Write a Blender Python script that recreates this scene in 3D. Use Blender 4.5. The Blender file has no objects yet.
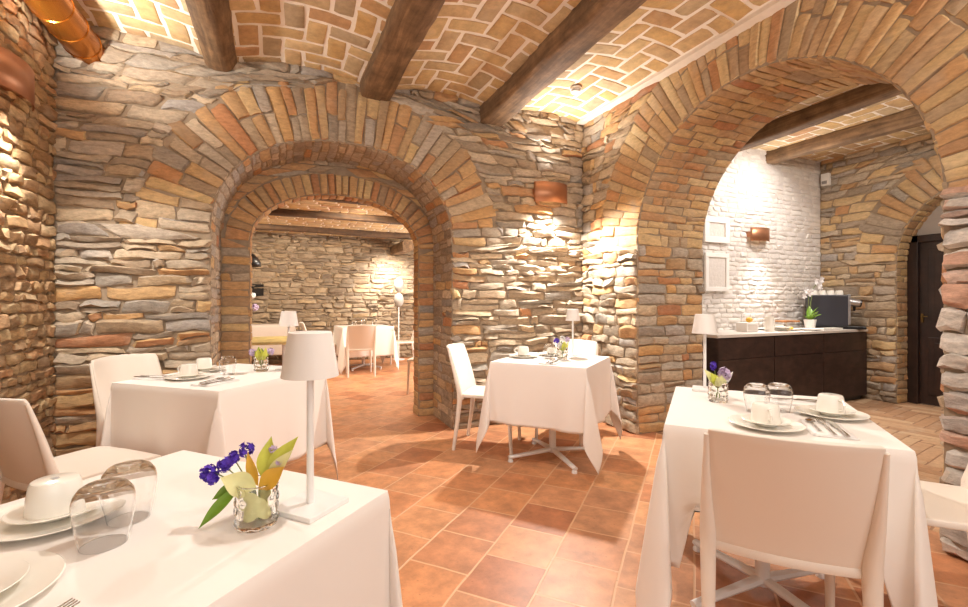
import bpy, bmesh, math, random
import numpy as np
from mathutils import Vector, Matrix

sc = bpy.context.scene
COL = sc.collection
PI = math.pi
R = math.radians

# ------------------------------------------------------------------ camera
EYE = 1.20
YAW = math.atan(199 / 457.0)
cam_d = bpy.data.cameras.new('camera')
cam = bpy.data.objects.new('camera', cam_d)
COL.objects.link(cam)
cam.location = (0, 0, EYE)
cam.rotation_euler = (R(90), 0, -YAW)
cam_d.sensor_width = 36.0
cam_d.lens = 36.0 * 457 / 968
cam_d.shift_y = -2.7 / 968
cam_d.clip_start = 0.02
sc.camera = cam

# ------------------------------------------------------------------ view + world
sc.view_settings.view_transform = 'Standard'
sc.view_settings.look = 'None'
sc.view_settings.gamma = 1.0
sc.view_settings.use_curve_mapping = False
sc.view_settings.exposure = 0.24
try:
    sc.cycles.use_denoising = True
    sc.cycles.max_bounces = 14
    sc.cycles.transmission_bounces = 14
    sc.cycles.glossy_bounces = 6
    sc.cycles.diffuse_bounces = 5
    sc.cycles.sample_clamp_indirect = 6.0
except Exception:
    pass
world = bpy.data.worlds.new('world')
sc.world = world
world.use_nodes = True
WORLD_STRENGTH = 0.62
bgn = world.node_tree.nodes['Background']
bgn.inputs[0].default_value = (1.0, 0.92, 0.84, 1)
bgn.inputs[1].default_value = WORLD_STRENGTH


def spot(name, loc, to, power, angle, blend=0.6, col=(1, .80, .58), rad=.03):
    d = bpy.data.lights.new(name, 'SPOT')
    d.energy = power
    d.color = col
    d.spot_size = R(angle)
    d.spot_blend = blend
    d.shadow_soft_size = rad
    o = bpy.data.objects.new(name, d)
    COL.objects.link(o)
    o.location = loc
    o.rotation_euler = (Vector(to) - Vector(loc)).to_track_quat('-Z', 'Y').to_euler()
    return o


def area(name, loc, to, power, sx, sy, col=(1, .93, .86)):
    d = bpy.data.lights.new(name, 'AREA')
    d.energy = power
    d.color = col
    d.shape = 'RECTANGLE'
    d.size = sx
    d.size_y = sy
    o = bpy.data.objects.new(name, d)
    COL.objects.link(o)
    o.location = loc
    o.rotation_euler = (Vector(to) - Vector(loc)).to_track_quat('-Z', 'Y').to_euler()
    return o


WARM = (1.0, .945, .875)
# sconce in the far right corner of the dining room (throws light up and down)
spot('light_corner_down', (2.47, 3.86, 2.19), (2.25, 3.10, 0.4), 230, 145, .8, WARM, .04)
spot('light_corner_up', (2.47, 3.88, 2.42), (2.38, 3.50, 3.05), 60, 135, 1, WARM, .04)
# sconce on the left wall
spot('light_left_down', (-1.30, 3.37, 2.32), (-0.65, 3.1, 0.4), 85, 140, .8, WARM, .04)
spot('light_left_up', (-1.32, 3.37, 2.54), (-0.9, 3.55, 3.0), 60, 140, 1, WARM, .04)
# ceiling lamp over the tables, then unseen uplights added near both side walls
spot('light_ceiling_centre', (0.78, 1.25, 2.93), (0.85, 1.45, 0.0), 190, 150, .6, WARM, .04)
spot('light_rear_left_up', (-1.25, 0.9, 2.55), (-0.9, 1.0, 3.2), 60, 160, .6, WARM, .05)
spot('light_rear_right_up', (2.7, -0.2, 2.5), (2.0, 0.4, 3.2), 70, 160, .6, WARM, .05)
# unseen fill spots added under the ceiling, behind the photographer
spot('light_fill_left', (0.15, -0.35, 2.95), (0.3, 1.0, 0.0), 22, 150, .5, WARM, .06)
spot('light_fill_right', (1.30, -0.35, 2.95), (1.7, 1.2, 0.0), 40, 150, .5, WARM, .06)
# unseen fill panel added behind the photographer, no window built there
area('light_rear_fill', (0.7, -2.2, 2.0), (0.7, 3.0, 1.5), 30, 3.4, 1.8)
# buffet room
spot('light_buffet_down', (5.28, 3.62, 1.91), (5.26, 3.10, 0.6), 70, 125, 1, (1, .93, .88), .07)
spot('light_buffet_up', (5.28, 3.64, 2.10), (5.20, 3.20, 2.8), 32, 125, 1, (1, .93, .88), .07)
spot('light_buffet_wash', (5.15, 2.75, 2.98), (5.05, 3.8, 1.4), 95, 130, .9, (1, .95, .92), .06)  # unseen spot added to brighten the whitewashed wall
spot('light_buffet_room', (4.6, 1.2, 2.9), (5.2, 2.9, 0.9), 190, 140, .5, (1, .90, .80), .15)
# far room
spot('light_far_wall', (1.95, 8.95, 2.0), (1.97, 9.6, 1.45), 130, 120, 1, (1, .94, .88), .05)
spot('light_far_room', (1.0, 6.4, 2.38), (0.9, 7.8, 0.0), 150, 155, .5, (1, .86, .68), .1)
spot('light_far_left', (-0.6, 7.4, 2.38), (-0.5, 8.6, 0.6), 110, 150, .6, (1, .86, .68), .1)
area('light_far_side', (3.7, 7.4, 1.4), (0.0, 7.4, 1.6), 130, 1.8, 1.4)  # unseen area light near the right side wall


# ------------------------------------------------------------------ materials
def lin(c):
    out = []
    for v in c[:3]:
        v = v / 255.0
        out.append(v / 12.92 if v <= .04045 else ((v + .055) / 1.055) ** 2.4)
    return tuple(out) + (1.0,)


def new_mat(name):
    m = bpy.data.materials.new(name)
    m.use_nodes = True
    nt = m.node_tree
    return m, nt, nt.nodes['Principled BSDF']


def plain(name, rgb, rough=.5, metal=0.0, noise=0.06, scale=30, bump=0.0, spec=None, trans=0.0, ior=None):
    m, nt, b = new_mat(name)
    N, L = nt.nodes, nt.links
    b.inputs['Roughness'].default_value = rough
    b.inputs['Metallic'].default_value = metal
    if spec is not None:
        b.inputs['Specular IOR Level'].default_value = spec
    if trans:
        b.inputs['Transmission Weight'].default_value = trans
    if ior:
        b.inputs['IOR'].default_value = ior
    tc = N.new('ShaderNodeTexCoord')
    nz = N.new('ShaderNodeTexNoise')
    nz.inputs['Scale'].default_value = scale
    nz.inputs['Detail'].default_value = 3
    L.new(tc.outputs['Object'], nz.inputs['Vector'])
    mx = N.new('ShaderNodeMix')
    mx.data_type = 'RGBA'
    c = lin(rgb)
    mx.inputs[6].default_value = tuple(max(0, v * (1 - noise)) for v in c[:3]) + (1,)
    mx.inputs[7].default_value = tuple(min(1, v * (1 + noise)) for v in c[:3]) + (1,)
    L.new(nz.outputs['Fac'], mx.inputs[0])
    L.new(mx.outputs[2], b.inputs['Base Color'])
    if bump:
        bp = N.new('ShaderNodeBump')
        bp.inputs['Strength'].default_value = bump
        bp.inputs['Distance'].default_value = .01
        L.new(nz.outputs['Fac'], bp.inputs['Height'])
        L.new(bp.outputs[0], b.inputs['Normal'])
    return m


def stone_mat(name, cols, rough=.85, mottling=.35, nscale=20, bump=.85, dist=.012, stretch=(1, 1, 2.5)):
    """colour differs stone by stone, mottled by noise inside each stone"""
    m, nt, b = new_mat(name)
    N, L = nt.nodes, nt.links
    b.inputs['Roughness'].default_value = rough
    b.inputs['Specular IOR Level'].default_value = .3
    geo = N.new('ShaderNodeNewGeometry')
    ramp = N.new('ShaderNodeValToRGB')
    ramp.color_ramp.interpolation = 'LINEAR'
    el = ramp.color_ramp.elements
    n = len(cols)
    while len(el) < n:
        el.new(.5)
    for i, c in enumerate(cols):
        el[i].position = i / (n - 1)
        el[i].color = lin(c)
    L.new(geo.outputs['Random Per Island'], ramp.inputs[0])
    tc = N.new('ShaderNodeTexCoord')
    mp = N.new('ShaderNodeMapping')
    mp.inputs['Scale'].default_value = stretch
    L.new(tc.outputs['Object'], mp.inputs[0])
    nz = N.new('ShaderNodeTexNoise')
    nz.inputs['Scale'].default_value = nscale
    nz.inputs['Detail'].default_value = 8
    nz.inputs['Roughness'].default_value = .72
    L.new(mp.outputs[0], nz.inputs['Vector'])
    mr = N.new('ShaderNodeMapRange')
    mr.inputs[1].default_value = .3
    mr.inputs[2].default_value = .7
    mr.inputs[3].default_value = 1 - mottling
    mr.inputs[4].default_value = 1 + mottling
    L.new(nz.outputs['Fac'], mr.inputs[0])
    mul = N.new('ShaderNodeMix')
    mul.data_type = 'RGBA'
    mul.blend_type = 'MULTIPLY'
    mul.inputs[0].default_value = 1.0
    L.new(ramp.outputs[0], mul.inputs[6])
    L.new(mr.outputs[0], mul.inputs[7])
    # lime and mortar smears with a shape of their own
    n2 = N.new('ShaderNodeTexNoise')
    n2.inputs['Scale'].default_value = 5.0
    n2.inputs['Detail'].default_value = 5
    L.new(tc.outputs['Object'], n2.inputs['Vector'])
    r2 = N.new('ShaderNodeMapRange')
    r2.inputs[1].default_value = .56
    r2.inputs[2].default_value = .74
    r2.inputs[3].default_value = 0
    r2.inputs[4].default_value = .45
    L.new(n2.outputs['Fac'], r2.inputs[0])
    sm = N.new('ShaderNodeMix')
    sm.data_type = 'RGBA'
    L.new(r2.outputs[0], sm.inputs[0])
    L.new(mul.outputs[2], sm.inputs[6])
    sm.inputs[7].default_value = lin((188, 170, 148))
    L.new(sm.outputs[2], b.inputs['Base Color'])
    bp = N.new('ShaderNodeBump')
    bp.inputs['Strength'].default_value = bump
    bp.inputs['Distance'].default_value = dist
    L.new(nz.outputs['Fac'], bp.inputs['Height'])
    L.new(bp.outputs[0], b.inputs['Normal'])
    return m


def tile_floor_mat():
    m, nt, b = new_mat('terracotta_floor')
    N, L = nt.nodes, nt.links
    tc = N.new('ShaderNodeTexCoord')
    mp = N.new('ShaderNodeMapping')
    mp.inputs['Rotation'].default_value = (0, 0, R(-42))
    L.new(tc.outputs['Object'], mp.inputs[0])
    # slight wobble so the old tiles are not ruler straight
    wz = N.new('ShaderNodeTexNoise')
    wz.inputs['Scale'].default_value = 2.5
    L.new(tc.outputs['Object'], wz.inputs['Vector'])
    wa = N.new('ShaderNodeVectorMath')
    wa.operation = 'SCALE'
    wa.inputs['Scale'].default_value = .02
    L.new(wz.outputs['Color'], wa.inputs[0])
    ad = N.new('ShaderNodeVectorMath')
    L.new(mp.outputs[0], ad.inputs[0])
    L.new(wa.outputs[0], ad.inputs[1])
    br = N.new('ShaderNodeTexBrick')
    br.offset = .37
    br.inputs['Scale'].default_value = 1.0
    br.inputs['Brick Width'].default_value = .30
    br.inputs['Row Height'].default_value = .30
    br.inputs['Mortar Size'].default_value = .006
    br.inputs['Mortar Smooth'].default_value = .4
    br.inputs['Bias'].default_value = 0
    br.inputs['Color1'].default_value = (0, 0, 0, 1)
    br.inputs['Color2'].default_value = (1, 1, 1, 1)
    br.inputs['Mortar'].default_value = (.5, .5, .5, 1)
    L.new(ad.outputs[0], br.inputs['Vector'])
    ramp = N.new('ShaderNodeValToRGB')
    cols = [(180, 118, 84), (204, 140, 98), (214, 150, 104), (200, 146, 110), (220, 162, 116), (192, 130, 94)]
    el = ramp.color_ramp.elements
    while len(el) < len(cols):
        el.new(.5)
    for i, c in enumerate(cols):
        el[i].position = i / (len(cols) - 1)
        el[i].color = lin(c)
    L.new(br.outputs['Color'], ramp.inputs[0])
    nz = N.new('ShaderNodeTexNoise')
    nz.inputs['Scale'].default_value = 7
    nz.inputs['Detail'].default_value = 7
    nz.inputs['Roughness'].default_value = .7
    L.new(tc.outputs['Object'], nz.inputs['Vector'])
    mr = N.new('ShaderNodeMapRange')
    mr.inputs[1].default_value = .3
    mr.inputs[2].default_value = .7
    mr.inputs[3].default_value = .62
    mr.inputs[4].default_value = 1.22
    L.new(nz.outputs['Fac'], mr.inputs[0])
    mul = N.new('ShaderNodeMix')
    mul.data_type = 'RGBA'
    mul.blend_type = 'MULTIPLY'
    mul.inputs[0].default_value = 1
    L.new(ramp.outputs[0], mul.inputs[6])
    L.new(mr.outputs[0], mul.inputs[7])
    mm = N.new('ShaderNodeMix')
    mm.data_type = 'RGBA'
    L.new(br.outputs['Fac'], mm.inputs[0])
    L.new(mul.outputs[2], mm.inputs[6])
    mm.inputs[7].default_value = lin((216, 172, 134))
    # dark chips
    vz = N.new('ShaderNodeTexVoronoi')
    vz.inputs['Scale'].default_value = 22
    L.new(tc.outputs['Object'], vz.inputs['Vector'])
    vr = N.new('ShaderNodeMapRange')
    vr.inputs[1].default_value = .06
    vr.inputs[2].default_value = .12
    vr.inputs[3].default_value = .55
    vr.inputs[4].default_value = 0
    L.new(vz.outputs['Distance'], vr.inputs[0])
    vm = N.new('ShaderNodeMath')
    vm.operation = 'MULTIPLY'
    L.new(vr.outputs[0], vm.inputs[0])
    L.new(nz.outputs['Fac'], vm.inputs[1])
    ch = N.new('ShaderNodeMix')
    ch.data_type = 'RGBA'
    L.new(vm.outputs[0], ch.inputs[0])
    L.new(mm.outputs[2], ch.inputs[6])
    ch.inputs[7].default_value = lin((120, 58, 34))
    L.new(ch.outputs[2], b.inputs['Base Color'])
    b.inputs['Roughness'].default_value = .42
    b.inputs['Specular IOR Level'].default_value = .4
    hs = N.new('ShaderNodeMath')
    hs.operation = 'MULTIPLY_ADD'
    L.new(br.outputs['Fac'], hs.inputs[0])
    hs.inputs[1].default_value = -.8
    L.new(nz.outputs['Fac'], hs.inputs[2])
    bp = N.new('ShaderNodeBump')
    bp.inputs['Strength'].default_value = .35
    bp.inputs['Distance'].default_value = .006
    L.new(hs.outputs[0], bp.inputs['Height'])
    L.new(bp.outputs[0], b.inputs['Normal'])
    return m


def wood_mat(name, dark, light, axis_scale=(14, 1.2, 14), rough=.75, bump=.5):
    m, nt, b = new_mat(name)
    N, L = nt.nodes, nt.links
    tc = N.new('ShaderNodeTexCoord')
    mp = N.new('ShaderNodeMapping')
    mp.inputs['Scale'].default_value = axis_scale
    L.new(tc.outputs['Object'], mp.inputs[0])
    nz = N.new('ShaderNodeTexNoise')
    nz.inputs['Scale'].default_value = 1.6
    nz.inputs['Detail'].default_value = 8
    nz.inputs['Roughness'].default_value = .65
    nz.inputs['Distortion'].default_value = .6
    L.new(mp.outputs[0], nz.inputs['Vector'])
    rp = N.new('ShaderNodeValToRGB')
    rp.color_ramp.elements[0].position = .3
    rp.color_ramp.elements[1].position = .72
    rp.color_ramp.elements[0].color = lin(dark)
    rp.color_ramp.elements[1].color = lin(light)
    L.new(nz.outputs['Fac'], rp.inputs[0])
    n2 = N.new('ShaderNodeTexNoise')
    n2.inputs['Scale'].default_value = 7
    n2.inputs['Detail'].default_value = 6
    n2.inputs['Roughness'].default_value = .7
    L.new(tc.outputs['Object'], n2.inputs['Vector'])
    r2 = N.new('ShaderNodeMapRange')
    r2.inputs[1].default_value = .3
    r2.inputs[2].default_value = .7
    r2.inputs[3].default_value = .55
    r2.inputs[4].default_value = 1.3
    L.new(n2.outputs['Fac'], r2.inputs[0])
    mu = N.new('ShaderNodeMix')
    mu.data_type = 'RGBA'
    mu.blend_type = 'MULTIPLY'
    mu.inputs[0].default_value = 1.0
    L.new(rp.outputs[0], mu.inputs[6])
    L.new(r2.outputs[0], mu.inputs[7])
    L.new(mu.outputs[2], b.inputs['Base Color'])
    b.inputs['Roughness'].default_value = rough
    bp = N.new('ShaderNodeBump')
    bp.inputs['Strength'].default_value = bump
    bp.inputs['Distance'].default_value = .01
    L.new(nz.outputs['Fac'], bp.inputs['Height'])
    L.new(bp.outputs[0], b.inputs['Normal'])
    return m


def glass_mat(name, tint=(254, 254, 254), rough=.0, ior=1.42):
    m, nt, b = new_mat(name)
    b.inputs['Base Color'].default_value = lin(tint)
    b.inputs['Roughness'].default_value = rough
    b.inputs['Transmission Weight'].default_value = 1.0
    b.inputs['IOR'].default_value = ior
    return m


def emit_mat(name, rgb, s):
    m, nt, b = new_mat(name)
    b.inputs['Base Color'].default_value = lin(rgb)
    b.inputs['Emission Color'].default_value = lin(rgb)
    b.inputs['Emission Strength'].default_value = s
    return m


M = {}
M['stone'] = stone_mat('rubble_stone', [(164, 148, 128), (186, 170, 148), (150, 142, 132), (196, 174, 144), (142, 128, 112),
                                        (178, 160, 138), (164, 156, 148), (202, 182, 154), (156, 136, 114), (188, 164, 132)], mottling=.34)
M['brick'] = stone_mat('old_orange_brick', [(182, 128, 90), (198, 160, 112), (188, 140, 98), (206, 178, 130), (172, 120, 86),
                                            (198, 166, 120), (166, 138, 108), (200, 158, 106)], mottling=.28, nscale=18)
M['arch_brick'] = stone_mat('tan_arch_brick', [(194, 164, 120), (206, 176, 130), (180, 140, 102), (208, 184, 142), (186, 152, 114),
                                               (170, 150, 124), (200, 166, 116), (188, 142, 102)], mottling=.25, nscale=18)
M['vault_brick'] = stone_mat('vault_brick', [(190, 158, 112), (204, 176, 130), (180, 140, 98), (206, 180, 138), (170, 150, 122),
                                             (198, 162, 108), (190, 166, 130), (184, 142, 102)], mottling=.24, nscale=12, bump=.35)
M['cobble'] = stone_mat('rounded_wall_brick', [(156, 122, 86), (178, 148, 108), (142, 112, 82), (188, 162, 122), (156, 132, 102),
                                               (170, 128, 90), (194, 172, 138)], mottling=.4, nscale=16, bump=.9)
M['white_brick'] = stone_mat('whitewashed_brick', [(216, 208, 200), (226, 220, 212), (208, 200, 194), (222, 214, 204)], mottling=.1, bump=.5)
M['far_stone'] = stone_mat('far_wall_stone', [(150, 130, 106), (170, 150, 124), (132, 116, 98), (184, 158, 124), (120, 104, 88),
                                              (160, 138, 112)], mottling=.4, nscale=12)
M['pale_stone'] = stone_mat('pillar_stone', [(186, 174, 162), (212, 204, 194), (168, 160, 152), (196, 152, 128), (218, 208, 196),
                                             (192, 182, 170), (206, 198, 190)], mottling=.4, nscale=14, bump=.9, dist=.02)
M['mortar'] = plain('wall_mortar', (152, 134, 112), .95, noise=.3, scale=25, bump=.8)
M['dark_mortar'] = plain('left_wall_mortar', (146, 122, 96), .95, noise=.3, scale=25, bump=.8)
M['lime_mortar'] = plain('vault_lime_mortar', (238, 228, 214), .9, noise=.08, scale=20, bump=.4)
M['white_mortar'] = plain('white_wall_mortar', (214, 206, 198), .9, noise=.08, scale=25, bump=.6)
M['floor'] = tile_floor_mat()
M['parquet'] = stone_mat('herringbone_tile', [(184, 142, 106), (198, 160, 124), (170, 128, 94), (204, 170, 134), (190, 148, 112)], mottling=.15, bump=.15)
M['parquet_gap'] = plain('herringbone_joint', (150, 114, 86), .9, noise=.1)
M['beam'] = wood_mat('old_beam_wood', (84, 62, 42), (150, 118, 84))
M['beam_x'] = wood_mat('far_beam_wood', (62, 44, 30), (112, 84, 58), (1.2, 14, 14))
M['plaster'] = plain('grey_plaster', (176, 166, 156), .9, noise=.06)
M['cloth'] = plain('white_table_linen', (238, 232, 226), .85, noise=.01, scale=7, bump=.10, spec=.2)
M['napkin'] = plain('white_napkin_linen', (242, 238, 234), .85, noise=.02, scale=400, spec=.2)
M['chair'] = plain('white_chair_plastic', (232, 222, 210), .42, noise=.015, scale=300)
M['white_metal'] = plain('white_lacquered_metal', (236, 234, 232), .35, noise=.01)
M['shade'] = plain('white_lamp_shade', (232, 226, 220), .5, noise=.01)
M['porcelain'] = plain('white_porcelain', (240, 236, 226), .15, noise=.01)
M['mark'] = plain('grey_maker_mark', (150, 146, 142), .4)
M['steel'] = plain('polished_cutlery_steel', (190, 186, 180), .18, 1.0, noise=.02)
M['copper'] = plain('brown_copper_sheet', (176, 124, 92), .4, .7, noise=.15, scale=18)
M['duct'] = plain('amber_copper_duct', (186, 116, 42), .24, .95, noise=.12, scale=6)
M['bulb'] = emit_mat('sconce_bulb', (255, 226, 180), 12)
M['glass'] = glass_mat('clear_tumbler_glass')
M['vase_glass'] = glass_mat('dimpled_vase_glass', (255, 255, 252), .02, 1.38)
M['leaf'] = plain('yellow_green_leaf', (206, 210, 84), .4, noise=.4, scale=26)
M['leaf_green'] = plain('green_leaf', (112, 150, 44), .45, noise=.3, scale=30)
M['leaf_gold'] = plain('golden_leaf', (224, 176, 60), .5, noise=.25, scale=25)
M['leaf_pale'] = plain('pale_cream_leaf', (232, 230, 168), .45, noise=.15, scale=30)
M['oval'] = plain('grey_white_ornament', (170, 162, 152), .6)
M['stem'] = plain('green_stem', (120, 140, 70), .6)
M['purple'] = plain('purple_petal', (92, 56, 190), .6, noise=.25, scale=80)
M['lilac'] = plain('pale_lilac_petal', (206, 186, 214), .6, noise=.1, scale=80)
M['white_petal'] = plain('white_petal', (240, 236, 234), .6, noise=.05)
M['dark_wood'] = wood_mat('dark_brown_sideboard', (44, 30, 26), (72, 52, 44), (3, 3, 9), .45, .1)
M['door_wood'] = wood_mat('dark_brown_door', (34, 22, 18), (58, 38, 30), (12, 12, 1.5), .45, .15)
M['brass'] = plain('brass', (120, 98, 60), .4, 1.0)
M['black'] = plain('black_plastic', (22, 22, 24), .35)
M['darkgrey'] = plain('dark_grey_plastic', (52, 52, 58), .35)
M['silver'] = plain('brushed_silver', (200, 200, 204), .3, .9)
M['white'] = plain('white_paint', (236, 232, 226), .5, noise=.02)
M['linen_grey'] = plain('pale_grey_linen', (206, 196, 186), .9, noise=.04, scale=60)
M['board'] = wood_mat('light_wood_board', (150, 92, 50), (196, 138, 84), (3, 14, 14), .5, .1)
M['pale_wood'] = wood_mat('pale_yellow_wood', (222, 196, 120), (244, 226, 160), (3, 10, 10), .4, .05)
M['food'] = plain('yellow_pastry', (228, 178, 70), .7, noise=.3, scale=60)
M['slot'] = plain('dark_recess', (30, 24, 20), .9)


# ------------------------------------------------------------------ mesh builder
class MB:
    def __init__(self):
        self.v, self.f, self.m, self.n = [], [], [], 0

    def add(self, verts, faces, mi=0):
        verts = np.asarray(verts, float).reshape(-1, 3)
        self.v.append(verts)
        for f in faces:
            self.f.append([i + self.n for i in f])
            self.m.append(mi)
        self.n += len(verts)
        return self

    def box(self, x0, x1, y0, y1, z0, z1, mi=0):
        V = [(x, y, z) for z in (z0, z1) for y in (y0, y1) for x in (x0, x1)]
        return self.add(V, [(0, 2, 3, 1), (4, 5, 7, 6), (0, 1, 5, 4), (2, 6, 7, 3), (0, 4, 6, 2), (1, 3, 7, 5)], mi)

    def lathe(self, prof, n=32, c=(0, 0, 0), mi=0, close=False):
        prof = np.asarray(prof, float)
        k = len(prof)
        a = np.arange(n) * 2 * PI / n
        V = np.stack([prof[None, :, 0] * np.cos(a)[:, None], prof[None, :, 0] * np.sin(a)[:, None],
                      np.repeat(prof[None, :, 1], n, 0)], -1).reshape(-1, 3) + np.array(c)
        F = []
        for i in range(n):
            j = (i + 1) % n
            for q in range(k - 1 + (1 if close else 0)):
                q2 = (q + 1) % k
                F.append((i * k + q, j * k + q, j * k + q2, i * k + q2))
        return self.add(V, F, mi)

    def tube(self, pts, rad, n=10, mi=0, cap=True, squash=None):
        pts = [Vector(p) for p in pts]
        if not hasattr(rad, '__len__'):
            rad = [rad] * len(pts)
        V = []
        up = None
        for i, p in enumerate(pts):
            t = (pts[min(i + 1, len(pts) - 1)] - pts[max(i - 1, 0)]).normalized()
            if up is None:
                up = Vector((0, 0, 1)) if abs(t.z) < .9 else Vector((1, 0, 0))
            a = t.cross(up).normalized()
            b = a.cross(t).normalized()
            up = b
            for k in range(n):
                w = 2 * PI * k / n
                V.append(p + a * math.cos(w) * rad[i] + b * math.sin(w) * rad[i] * (squash or 1))
        F = []
        for i in range(len(pts) - 1):
            for k in range(n):
                k2 = (k + 1) % n
                F.append((i * n + k, i * n + k2, (i + 1) * n + k2, (i + 1) * n + k))
        if cap:
            F.append(tuple(range(n))[::-1])
            F.append(tuple((len(pts) - 1) * n + k for k in range(n)))
        return self.add([tuple(v) for v in V], F, mi)

    def ball(self, c, r, n=8, mi=0, sz=1.0):
        prof = [(max(1e-4, r * math.sin(PI * i / n)), -r * sz * math.cos(PI * i / n)) for i in range(n + 1)]
        return self.lathe(prof, n + 2, c, mi)

    def grid(self, P, mi=0, flip=False):
        P = np.asarray(P, float)
        a, b = P.shape[:2]
        F = []
        for i in range(a - 1):
            for j in range(b - 1):
                q = (i * b + j, (i + 1) * b + j, (i + 1) * b + j + 1, i * b + j + 1)
                F.append(q[::-1] if flip else q)
        return self.add(P.reshape(-1, 3), F, mi)

    def build(self, name, mats, parent=None, smooth=True, bevel=0, angle=40, solid=0, seg=2, subsurf=0, offset=0.0):
        me = bpy.data.meshes.new(name)
        V = np.concatenate(self.v) if self.v else np.zeros((0, 3))
        me.from_pydata(V.tolist(), [], self.f)
        if not isinstance(mats, (list, tuple)):
            mats = [mats]
        for m in mats:
            me.materials.append(m)
        me.polygons.foreach_set('material_index', np.array(self.m, np.int32))
        me.validate()
        if smooth:
            me.polygons.foreach_set('use_smooth', np.ones(len(me.polygons), bool))
            try:
                me.set_sharp_from_angle(angle=R(angle))
            except Exception:
                pass
        me.update()
        o = bpy.data.objects.new(name, me)
        COL.objects.link(o)
        if parent:
            o.parent = parent
        if solid:
            md = o.modifiers.new('solid', 'SOLIDIFY')
            md.thickness = solid
            md.offset = offset
        if bevel:
            md = o.modifiers.new('bevel', 'BEVEL')
            md.width = bevel
            md.segments = seg
            md.limit_method = 'ANGLE'
            md.angle_limit = R(35)
        if subsurf:
            md = o.modifiers.new('sub', 'SUBSURF')
            md.levels = subsurf
            md.render_levels = subsurf
        return o


def tag(o, label=None, cat=None, group=None, kind=None):
    if label:
        o['label'] = label
    if cat:
        o['category'] = cat
    if group:
        o['group'] = group
    if kind:
        o['kind'] = kind
    return o


def thing(name, label, cat, loc=(0, 0, 0), rz=0.0, group=None):
    o = bpy.data.objects.new(name, None)
    COL.objects.link(o)
    o.empty_display_size = .1
    o.location = loc
    o.rotation_euler = (0, 0, rz)
    return tag(o, label, cat, group)


def dup(src, loc, rz=0.0, label=None, group=None):
    def cp(o, par):
        c = o.copy()
        COL.objects.link(c)
        c.parent = par
        for ch in o.children:
            cp(ch, c)
        return c
    c = cp(src, None)
    c.location = loc
    c.rotation_euler = (0, 0, rz)
    if label:
        c['label'] = label
    if group:
        c['group'] = group
    return c


# ------------------------------------------------------------------ masonry
rng = np.random.default_rng(11)
GS = np.array([-1, -.965, -.8, -.28, .28, .8, .965, 1])
GT = np.array([-1, -.93, -.62, .62, .93, 1])


def lay(B, quads, fmap, H, mi, gap=.008, rnd=.30, jit=.006, sink=.014, tilt=.25, rough=.12, flip=False):
    """lay stones: quads (N,4,2) in the surface's own (u,v) metres; fmap gives point and normal"""
    quads = np.asarray(quads, float)
    n = len(quads)
    if n == 0:
        return
    mi = np.broadcast_to(np.asarray(mi), (n,))
    H = np.broadcast_to(np.asarray(H, float), (n,)) * rng.uniform(.6, 1.4, n)
    S, T = np.meshgrid(GS, GT, indexing='ij')
    c = rng.uniform(.3, 1.2, n)[:, None, None] * rnd
    s = S[None] * np.sqrt(1 - c * T[None] ** 2 / 2)
    t = T[None] * np.sqrt(1 - c * S[None] ** 2 / 2)
    Lu = (np.linalg.norm(quads[:, 1] - quads[:, 0], axis=1) + np.linalg.norm(quads[:, 2] - quads[:, 3], axis=1)) / 2
    Lv = (np.linalg.norm(quads[:, 3] - quads[:, 0], axis=1) + np.linalg.norm(quads[:, 2] - quads[:, 1], axis=1)) / 2
    s = s * (1 - np.clip(gap / np.maximum(Lu, 1e-3), 0, .6))[:, None, None]
    t = t * (1 - np.clip(gap / np.maximum(Lv, 1e-3), 0, .6))[:, None, None]
    a = ((1 - s) / 2)[..., None]
    b = ((1 - t) / 2)[..., None]
    q = quads[:, None, None, :, :]
    uv = (a * b * q[..., 0, :] + (1 - a) * b * q[..., 1, :] + (1 - a) * (1 - b) * q[..., 2, :] + a * (1 - b) * q[..., 3, :])
    # the outline wanders a little
    k = rng.normal(0, 1, (n,) + S.shape + (2,)) * jit * .45
    ph = rng.uniform(0, 6.28, (n, 1, 1, 2))
    k += np.stack([np.sin(T[None] * 2.1 + ph[..., 0]), np.sin(S[None] * 2.6 + ph[..., 1])], -1) * jit * .8
    uv = uv + k
    prof = (1 - np.abs(S) ** 7) * (1 - np.abs(T) ** 7)
    prof = np.clip(prof, 0, None) ** .6
    h = H[:, None, None] * prof[None]
    h *= 1 + rng.normal(0, rough, h.shape)
    h += H[:, None, None] * prof[None] * tilt * (rng.normal(0, 1, (n, 1, 1)) * S[None] + rng.normal(0, 1, (n, 1, 1)) * T[None])
    edge = (np.abs(S) > .99) | (np.abs(T) > .99)
    h = np.where(edge[None], -sink, np.maximum(h, .001))
    P, Nn = fmap(uv[..., 0], uv[..., 1])
    P = P + Nn * h[..., None]
    A, C = S.shape
    base = (np.arange(A)[:, None] * C + np.arange(C)[None])
    f = np.stack([base[:-1, :-1], base[1:, :-1], base[1:, 1:], base[:-1, 1:]], -1).reshape(-1, 4)
    if flip:
        f = f[:, ::-1]
    F = (f[None] + (np.arange(n) * A * C)[:, None, None]).reshape(-1, 4) + B.n
    B.v.append(P.reshape(-1, 3))
    B.f.extend(F.tolist())
    B.m.extend(np.repeat(mi, len(f)).tolist())
    B.n += n * A * C


def wob(u, k, amp):
    return amp * (np.sin(u * 3.1 + k * 1.7) + .6 * np.sin(u * 7.3 + k * 4.1) + .4 * np.sin(u * 13.7 + k * 2.3))


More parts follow.
